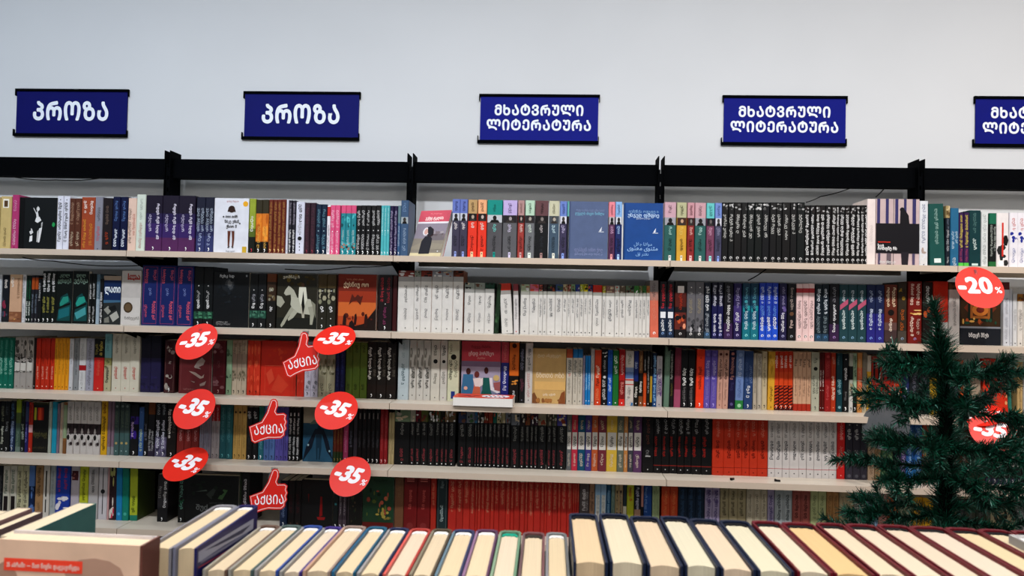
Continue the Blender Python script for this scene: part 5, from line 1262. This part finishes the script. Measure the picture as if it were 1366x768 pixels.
def disc(px, py, dia, phi, ratio, psi, label, num='35', out=.05, back=1, clear=False, shear=.2):
    Y = SHELF_Y - out
    k = (at(px, py, Y) - Vector(CPOS)).dot(AXW) / FPX
    r = dia * k / 2
    M = oriented(px, py, Y, phi, ratio, psi, back)
    root = bpy.data.objects.new('sale_wobbler', None)
    COL.objects.link(root)
    root.matrix_world = M
    bpy.context.view_layer.update()
    pts = [(r * math.cos(a * math.pi / 24), r * math.sin(a * math.pi / 24)) for a in range(48)]
    put('disc', ring_pts(pts, 0, .0006, RED).mesh('disc', M_HAZY if clear else M_ATTR), root)
    if not clear:
        t = MB()
        line_text(t, '-' + num, -r * .9, r * .58, -r * .26, r * .72, -.0004, WHITE, bold=.05, shear=shear, gap=.05)
        line_text(t, '%', r * .58, r * .93, -r * .26, r * .28, -.0004, WHITE, bold=.02, shear=shear)
        put('lettering', t.mesh('lettering', M_PRINT), root)
    sz = min((s for s in SHELF_Z), key=lambda s: abs(s - M.translation.z - .02))
    arm(root, M, M.translation.x, sz, r)
    tag(root, label, 'sale sign', 'round discount wobblers')


disc(262, 455, 58, 13, .79, -8, 'red minus 35 percent disc below the horse-rider shelf, beside royal blue books')
disc(259, 545, 59, 14, .82, -26, 'red minus 35 percent disc above the brick red books on the fourth shelf')
disc(446, 453, 57, 6, .65, -12, 'flat-tilted red minus 35 percent disc beside the upper thumb sign')
disc(448.5, 547, 58, 5, .78, -20, 'glossy pinkish minus 35 percent disc in front of the winged figure cover')
disc(247.5, 618.5, 60, 10, .57, -30, 'strongly tilted minus 35 percent disc above the large black leaf cover')
disc(467, 635, 57, 12, .79, -25, 'red minus 35 percent disc at the shelf edge beside the green fruit cover')
disc(1307, 383, 62, 0, .9, 0, 'red minus 20 percent disc at the top shelf edge above the tree', num='20', shear=0)
disc(1325, 575, 58, 14, .8, -26, 'red minus 35 percent disc half hidden by tree branches', out=.09)
disc(1310, 553, 52, 20, .35, -10, 'steeply tilted red disc seen edge-on behind tree branches', shear=0, out=.03)
disc(1181, 568, 64, 78, .62, 0, 'clear plastic disc without print beside the tree', clear=True)

THUMB = [(-1, -.2), (-.35, 0), (-.07, .4), (.07, .75), (.17, .96), (.28, 1.0), (.42, .98), (.52, .86), (.53, .63), (.43, .4), (.49, .31), (.83, .31), (.98, .2), (.93, .03), (1, -.12), (.92, -.28), (.97, -.43), (.86, -.58), (.86, -.72), (.67, -.86), (.35, -.86), (0, -.83), (-.35, -.9), (-.7, -1.0), (-.88, -.88)]
for px, py, rot, lab in ((401, 472, 13, 'red thumbs-up card at the third shelf beside the flat-tilted disc'), (357.5, 561, 6, 'red thumbs-up card in front of the lilac books on the fourth shelf'), (358.5, 654.5, 4, 'red thumbs-up card near the large black leaf cover')):
    Y = SHELF_Y - .05
    k = (at(px, py, Y) - Vector(CPOS)).dot(AXW) / FPX
    M = Matrix.Translation(at(px, py, Y)) @ Matrix.Rotation(-math.radians(rot), 4, 'Y') @ Matrix.Rotation(-.15, 4, 'X')
    root = bpy.data.objects.new('thumb_wobbler', None)
    COL.objects.link(root)
    root.matrix_world = M
    bpy.context.view_layer.update()
    sc = 28.5 * k
    pts = [(x * sc * .92, z * sc) for x, z in THUMB]
    put('card', ring_pts(pts, 0, .0006, lin('d4231a')).mesh('card', M_ATTR), root)
    # white outline set a little inside the edge
    cx, cz = sum(p[0] for p in pts) / len(pts), sum(p[1] for p in pts) / len(pts)
    mb = MB()
    n = len(pts)

    def inset(d):
        R = []
        for i in range(n):
            a, b, c = Vector(pts[i - 1]), Vector(pts[i]), Vector(pts[(i + 1) % n])
            t = ((b - a).normalized() + (c - b).normalized()).normalized()
            R.append((b.x + t.y * d, b.y - t.x * d))
        return R
    A_, B_ = inset(sc * .055), inset(sc * .09)
    mb.add([(x, -.0004, z) for x, z in A_] + [(x, -.0004, z) for x, z in B_], [(i, (i + 1) % n, (i + 1) % n + n, i + n) for i in range(n)], lin('f0c8c4'))
    put('outline', mb.mesh('outline', M_PRINT), root)
    t = MB()
    line_text(t, MT('აქცია'), -sc * .66, sc * .72, -sc * .6, sc * .40, -.0005, WHITE, bold=.012, gap=.14)
    put('lettering', t.mesh('lettering', M_PRINT), root)
    sz = min((s for s in SHELF_Z), key=lambda s: abs(s - M.translation.z - .05))
    arm(root, M, M.translation.x, sz, sc)
    tag(root, lab, 'sale sign', 'thumbs-up promotion cards')

# ------------------------------------------------------------------ display table with hardbacks in front
TT = 0.955
tb = bpy.data.objects.new('display_table', None)
COL.objects.link(tb)
tb.location = (0, -2.3, 0)
tag(tb, 'display table below the frame carrying the rows of hardbacks', 'table')
TI = Matrix.Translation((0, 2.3, 0))
put('tabletop', MB().box((-1.15, -2.5, TT - .04), (1.15, -2.02, TT)).mesh('tabletop', M_TABLE), tb, TI)
for x in (-1.1, 1.05):
    for y in (-2.48, -2.09):
        put('leg', MB().box((x, y, 0), (x + .05, y + .05, TT - .04)).mesh('leg', M_BLACK), tb, TI)


def hardback(xa, xb, ztop, yfar, depth, ccol, pcol, label, group, rib='222222', pos=None, rot=0, left=None, gloss=None, lean=0):
    """book standing with the spine away from the viewer: cover, page_block, headband"""
    w = xb - xa
    h = ztop - TT - .0004
    root = bpy.data.objects.new('book', None)
    COL.objects.link(root)
    root.matrix_world = Matrix.Translation(((xa + xb) / 2, yfar, TT + .0003)) @ Matrix.Rotation(math.radians(lean), 4, 'Y')
    a = w / 2
    t = .0026
    cl, cr = lin(left or ccol), lin(ccol)
    mb = MB()
    # boards stand 3 mm proud of the pages
    mb.box((-a, -depth, 0), (-a + t, -.004, h), cl)
    mb.box((a - t, -depth, 0), (a, -.004, h), cr)
    P = [(-a, -.004), (-a + t * .6, 0.001), (-a + a * .5, .004), (a - a * .5, .004), (a - t * .6, .001), (a, -.004), (a - t, -.006), (a * .5, -.001), (-a * .5, -.001), (-a + t, -.006)]
    n = len(P)
    mb.add([(x, y, z) for z in (0, h) for x, y in P], [(i, (i + 1) % n, n + (i + 1) % n, n + i) for i in range(n)], cr)
    for q in ((0, 1, 8, 9), (1, 2, 3, 4, 7, 8), (4, 5, 6, 7)):
        mb.add([(P[i][0], P[i][1], h) for i in q], [tuple(range(len(q)))[::-1]], cr)
    put('cover', mb.mesh('cover', M_COVER), root)
    # page block with hollowed fore edge
    g = .0035
    px, yy = a - t - .0006, -depth + .005
    m_ = 8
    prof = [(-px + 2 * px * i / m_, yy + .006 * math.sin(math.pi * i / m_)) for i in range(m_ + 1)] + [(px, -.008), (px * .5, -.003), (-px * .5, -.003), (-px, -.008)]
    n = len(prof)
    pb = MB()
    c = tuple(v * q for v, q in zip(lin(pcol), (.78, .73, .66)))
    pb.add([(x, y, z) for z in (g, h - g) for x, y in prof], [(i, (i + 1) % n, n + (i + 1) % n, n + i) for i in range(n)], c)
    # top in strips so it stays clean
    k = len(pb.v)
    top = [(x, y, h - g) for x, y in prof[:m_ + 1]] + [(-px + 2 * px * i / m_, -.008 + .005 * min(1, math.sin(math.pi * i / m_) * 1.6), h - g) for i in range(m_ + 1)]
    pb.add(top, [(i, i + 1, i + 2 + m_, i + 1 + m_) for i in range(m_)], c)
    put('page_block', pb.mesh('page_block', M_PAGE), root)
    hb = MB()
    N = 10
    R0, R1 = [], []
    for i in range(N + 1):
        x = -px * .95 + 1.9 * px * i / N
        y = -.009 + .005 * min(1, math.sin(math.pi * i / N) * 1.6)
        wob = .0008 * math.sin(i * 2.3)
        R0.append((x, y - .004 - wob, h - g + .0012))
        R1.append((x, y + .0015, h - g + .0018))
    hb.add(R0 + R1, [(i, i + 1, i + N + 2, i + N + 1) for i in range(N)], lin(rib))
    hb.add([(x, y, z - .003) for x, y, z in R0] + R0, [(i, i + 1, i + N + 2, i + N + 1) for i in range(N)], lin(rib))
    put('headband', hb.mesh('headband', M_PRINT), root)
    if label in LABELS:
        print('DUP', label)
    LABELS.add(label)
    tag(root, label, 'book', group)
    return root


YF = -2.165
n_front = 0
# thick bible-like volumes on the right
big = [(758.2, 797, 687), (798, 838, 687), (838.6, 878.5, 690.5), (879, 917.5, 690.5), (918, 957, 694), (957.6, 998, 696), (1000.5, 1040, 697), (1040.5, 1085, 699), (1086, 1125, 699.5), (1125.6, 1167, 701), (1167.6, 1210, 702), (1210.6, 1258, 704), (1258.6, 1302, 706), (1302.6, 1344, 708), (1346, 1390, 710), (1391, 1440, 711)]
pc = ['f0dcc0', 'f2ecdc', 'f0e0cc', 'eeeee0', 'f4e4d4', 'f0f0e0', 'f4eee0', 'f4d8a8', 'f6ead8', 'f6ece0', 'f4e8dc', 'f6ece4', 'f6e8c8', 'f4ead0', 'f4ead0', 'f4ead0']
for i, (a, b, y) in enumerate(big):
    xa, xb = at(a, y, YF).x + .0006, at(b, y, YF).x - .0006
    z = at((a + b) / 2, y - 1.5, YF).z
    navy = i < 6
    n_ = 6 if navy else 10
    j = i if navy else i - 6
    lab = f"thick {'navy blue' if navy else 'burgundy red'} hardback standing fore-edge out, {ORD[j]} from left of {NUM[n_ - 1]}, table row"
    hardback(xa, xb, z, YF, .165, '18223c' if navy else '6a1420', pc[i], lab, 'thick navy and burgundy hardbacks on the table', '141418')
    n_front += 1
# slimmer grey-wrapped hardbacks in the middle
mid = [(347, 375, 703, 'a8a49c', '6c5448', 'with grey-brown boards and a blue band'), (375.5, 404, 703, '989894', '4c6060', 'with grey and teal boards'), (404.5, 432, 703.5, '98989c', '2c4c9c', 'with a bright blue board'), (432.5, 458, 705, '989898', '3c2c80', 'with a violet board'), (458.5, 490, 704, 'c09c88', '98847c', 'with a pinkish tan board'), (490.5, 518, 705, '1c5c84', '1c5878', 'with deep blue boards'), (518.5, 547, 706.5, '98989c', '1c2850', 'with a navy board beside coral red one'), (547.5, 576, 707.5, 'd05a54', 'b03830', 'with coral red boards'), (576.5, 604, 708, '847c6c', '544838', 'with olive brown boards'), (604.5, 634.5, 709, '607c90', '303860', 'with steel blue boards'), (635, 665.5, 709, '8c6c90', '583858', 'with purple boards'), (666, 696, 710.5, '84a088', '6c9078', 'with sage green boards and teal headband'), (697, 727.5, 712.5, '6c5458', '744c50', 'with brown-maroon boards'), (728, 756.5, 713, '888890', '84888c', 'with silver grey boards')]
mid = [(347, 375) + mid[0][2:]] + mid[1:]
for i, (a, b, y, cl, cr, d) in enumerate(mid):
    xa, xb = at(a, y, YF).x + .0005, at(b, y, YF).x - .0005
    z = at((a + b) / 2, y - 2.0, YF).z
    rib = 'f0f0f4' if i not in (11, 12) else ('14a088' if i == 11 else '383430')
    hardback(xa, xb, z, YF, .150, cr, ['f0e4d0', 'f4e6cc', 'f6e8d0', 'f2e8dc'][i % 4], f'middle-row table hardback {d}', 'slimmer hardbacks on the table', rib, left=cl)
    n_front += 1
# two taller navy jacketed volumes
for i, (a, b, lab) in enumerate(((287, 317.5, 'tall grey-rimmed hardback left of the navy jacketed one on the table'), (318.5, 345.5, 'tall hardback in glossy navy jacket with grey waves on its side, table'))):
    xa, xb = at(a, 677, YF).x, at(b, 677, YF).x
    z = at((a + b) / 2, 674, YF).z
    r = hardback(xa + .0004, xb - .0004, z, YF, .158, '8c8c98' if i == 0 else '1c1c5c', 'f4e6cc', lab, 'tall navy jacketed hardbacks on the table', 'f0f0f4', left='8c8c98' if i == 0 else '787c94')
    n_front += 1
    if i:
        w_ = xb - xa - .0008
        hh = z - TT
        jk = MB()
        X = w_ / 2 + .0003
        J = lambda pts, c, e: jk.add([(X + e * .0001, -u * .158, hh * (1 - (1 - v) * .32)) for u, v in pts], [tuple(range(len(pts)))[::-1]], lin(c))
        J([(.1, .86), (.98, .94), (.98, .80), (.6, .78), (.1, .70)], '9ca0b8', 1)
        J([(.15, .80), (.9, .90), (.7, .84), (.3, .76)], '2c3050', 2)
        J([(.2, .72), (.95, .8), (.95, .77), (.2, .68)], '6c7090', 3)
        J([(.3, .64), (.98, .745), (.98, .73), (.3, .62)], 'a83c4c', 4)
        put('jacket_print', jk.mesh('jacket_print', M_PRINT), r)
# leaning paperbacks at the far left
for i, (a, b, y, c, cl, lab) in enumerate(((106, 128.5, 671, '4c8480', 'd8ccbc', 'teal-sided paperback rising above the pink-beige book, front left'), (46, 57, 683, '705c60', 'e0d4c4', 'low cream-paged paperback behind the teal one, front left'), (24, 43, 677.5, '8c6c70', 'e0d4c4', 'cream-paged paperback with mauve side, front left'), (-8, 12, 681, '8c8078', 'e0d4c4', 'cream-paged paperback at the cut front-left corner'))):
    yf = YF + (-.02 if i == 0 else 0)
    xa, xb = at(a, y, yf).x, at(b, y, yf).x
    z = at((a + b) / 2, y, yf).z
    h = z - TT
    root = bpy.data.objects.new('book', None)
    COL.objects.link(root)
    root.location = ((xa + xb) / 2, yf, TT + .0003)
    w = xb - xa
    D = .143 if i != 0 else .128
    put('cover', MB().box((-w / 2, -D, 0), (-w / 2 + .0006, 0, h), lin(cl)).box((w / 2 - .0006, -D, 0), (w / 2, 0, h), lin(c)).box((-w / 2 + .0006, -.0008, 0), (w / 2 - .0006, 0, h), lin(c)).mesh('cover', M_COVER), root)
    put('page_block', MB().box((-w / 2 + .0007, -D + .0003, .0004), (w / 2 - .0007, -.001, h - .0003), lin('e0d2ba')).mesh('page_block', M_PAGE), root)
    if i == 0:
        pm = MB().add([(w / 2 + .0003, -.012, 0), (w / 2 + .0003, -.012, h * .86), (w / 2 + .0003, -.08, h * .84), (w / 2 + .0003, -.11, 0)], [(3, 2, 1, 0)], lin('a8a4a0'))
        put('cover_picture', pm.mesh('cover_picture', M_PRINT), root)
    tag(root, lab, 'book', 'paperbacks at the front left of the table')
# pink-beige hardback standing parallel to the shelves, nearest the viewer
yf = -2.352
x1 = at(190, 724, yf).x
zt = at(100, 723, yf).z
root = bpy.data.objects.new('book', None)
COL.objects.link(root)
w, hh, th = .150, zt - TT, .026
root.matrix_world = Matrix.Translation((x1 - w / 2, yf, TT + .0003)) @ Matrix.Rotation(math.radians(-1.5), 4, 'Z')
cm = MB().box((-w / 2, -.002, 0), (w / 2, 0, hh), lin('ecc8b0')).box((-w / 2, th, 0), (w / 2, th + .0025, hh), lin('d8d0d4')).box((w / 2 + .0002, -.002, 0), (w / 2 + .0028, th + .0025, hh), lin('6c4038'))
put('cover', cm.mesh('cover', M_COVER), root)
put('page_block', MB().box((-w / 2 + .002, .0003, .002), (w / 2 - .004, th - .0005, hh - .003), lin('e0d2ba')).mesh('page_block', M_PAGE), root)
pr = MB()
rect(pr, -w / 2 + .013, hh - .0295, -w / 2 + .093, hh - .0175, -.0024, lin('ff4c34'))
line_text(pr, '35 აბრამი — მათ წიგნი დაგვავიწყდა'.replace('35', '35'), -w / 2 + .016, -w / 2 + .090, hh - .0258, .0042, -.0026, lin('fbe0d8'), bold=.03)
for cx, cz, rx, rz, c in ((-.03, .055, .02, .02, 'b48c78'), (.03, .03, .03, .016, 'bc9684'), (-.06, .05, .014, .03, 'b08a78'), (.06, .06, .018, .02, 'c8a490'), (0, .09, .03, .02, 'd8b8a4')):
    oval(pr, cx, hh - cz, rx, rz, -.00215, lin(c), 12)
put('cover_picture', pr.mesh('cover_picture', M_PRINT), root)
tag(root, 'pink-beige hardback with small red label strip, closest to the viewer at left', 'book', 'front books facing the viewer')
# pale grey hardback at the right edge
yf = -2.235
a = at(1345.5, 713, yf + .0325)
root = bpy.data.objects.new('book', None)
COL.objects.link(root)
hh = a.z - TT
root.location = (a.x + .075, yf, TT + .0003)
put('cover', MB().box((-.075, -.0025, 0), (.075, 0, hh), lin('b8b8bc')).box((-.075, .0, 0), (-.0725, .03, hh), lin('b8b8bc')).box((-.075, .03, 0), (.075, .0325, hh), lin('c0c0c4')).mesh('cover', M_COVER), root)
put('page_block', MB().box((-.072, .0003, .003), (.071, .0297, hh - .003), lin('f0f0f0')).mesh('page_block', M_PAGE), root)
tag(root, 'plain pale grey hardback at the right edge of the table', 'book', 'front books facing the viewer')

# ------------------------------------------------------------------ artificial christmas tree
TY = -1.35
tt = at(1246, 396, TY)
tc = at(1262, 520, TY)
tree = bpy.data.objects.new('christmas_tree', None)
COL.objects.link(tree)
TX = tc.x
tree.location = (TX, TY, 0)
tag(tree, 'small green artificial christmas tree standing between table and shelves', 'tree')
ztop = tt.z
pts = [Vector((0, 0, .03)), Vector((0, 0, ztop - .28)), Vector((-.004, 0, ztop - .18)), Vector((-.015, 0, ztop - .1)), Vector((tt.x - TX, 0, ztop - .01))]
put('trunk', tube(pts, [.016, .014, .009, .005, .002], 8).mesh('trunk', M_TRUNK), tree)
for a in range(3):
    q = a * 2 * math.pi / 3
    put('stand_leg', tube([(0, 0, .05), (.11 * math.cos(q), .11 * math.sin(q), .03), (.2 * math.cos(q), .2 * math.sin(q), .004)], .006).mesh('stand_leg', M_BLACK), tree)
G = [lin(c) for c in ('0a3424', '0c3f2c', '06261a', '0e4c36', '082c20', '16604a', '5c9c8c')]  # last tone is a painted teal glint for a few scattered needles


def brush(path, nl, count, rw, fluff=1.0):
    """a wire wrapped with flat needles"""
    mb = tube(path, .0018, 4)
    mb.c = [lin('0a1c14')] * len(mb.f)
    L = len(path) - 1
    for i in range(count):
        t = RND.random() * L
        k = min(int(t), L - 1)
        p = Vector(path[k]).lerp(Vector(path[k + 1]), t - k)
        d = (Vector(path[k + 1]) - Vector(path[k])).normalized()
        r = Vector((RND.gauss(0, 1), RND.gauss(0, 1), RND.gauss(0, 1)))
        r = (r - d * r.dot(d)).normalized()
        dirn = (r * RND.uniform(.55, 1) + d * RND.uniform(.2, 1.1)).normalized()
        ln = nl * RND.uniform(.6, 1.15) * fluff
        s = dirn.cross(Vector((RND.random() - .5, RND.random() - .5, RND.random() - .5))).normalized() * rw
        e = p + dirn * ln
        mb.add([tuple(p - s), tuple(p + s), tuple(e + s * .45), tuple(e - s * .45)], [(0, 1, 2, 3)], RND.choice(G[:6]) if RND.random() > .045 else G[6])
    return mb


def branch_mesh(length, droop, count):
    path = []
    for i in range(7):
        t = i / 6
        path.append((length * t, .012 * math.sin(t * 3) * RND.uniform(-1, 1), -droop * t * t + .008 * t))
    mb = brush(path, .023, count, .0011)
    for s in (-1, 1):      # side twigs
        for t in (.55, .8):
            if length * t < .05:
                continue
            k = int(t * 6)
            b = Vector(path[k])
            l2 = length * .2 * (1.2 - t) + .025
            tw = [tuple(b), tuple(b + Vector((l2 * .6, s * l2 * .45, -.002))), tuple(b + Vector((l2, s * l2 * .85, -.006)))]
            mb.merge(brush(tw, .02, int(count * .2), .0011))
    return mb


variants = {}
for L in (.10, .17, .24, .31, .38):
    variants[L] = [branch_mesh(L, L * .12, int(900 * L / .3 + 120)).mesh('branch', M_GREEN) for _ in range(3)]
z = ztop - .165
tier = 0
while z > .28:
    depth = (ztop - .13) - z
    R_ = min(.155 + depth * .24, .42)
    n = 6
    for k in range(n):
        a = k * 2 * math.pi / n + (tier % 2) * math.pi / n + RND.uniform(-.16, .16)
        if tier == 0:
            a = [0.05, 3.2, 1.6, 4.6, 2.5, 5.6][k]
        rr = R_ * RND.uniform(.86, 1.06) * (1 if abs(math.cos(a)) > .5 else .85)
        L = min(variants, key=lambda q: abs(q - rr))
        s = rr / L
        M = Matrix.Translation((0, 0, z + RND.uniform(-.012, .012))) @ Matrix.Rotation(a, 4, 'Z') @ Matrix.Rotation(RND.uniform(-.10, .03), 4, 'Y') @ Matrix.Rotation(RND.uniform(-3, 3), 4, 'X')
        o = put('branch', RND.choice(variants[L]), tree, M @ Matrix.Diagonal((s, 1, 1, 1)))
    z -= .078 if depth < .3 else .092
    tier += 1
tip = brush([tuple(p) for p in (pts[2] , pts[3], pts[4])], .026, 1500, .0007)
put('top_shoot', tip.mesh('top_shoot', M_GREEN), tree)
put('top_collar', brush([tuple(pts[1]), tuple(pts[2]), tuple(pts[3])], .045, 1500, .0008).mesh('top_collar', M_GREEN), tree)
put('needle_sleeve', brush([(0, 0, .35), (0, 0, ztop - .27)], .05, 2600, .0011).mesh('needle_sleeve', M_GREEN), tree)
print('FRONT', n_front + 6)
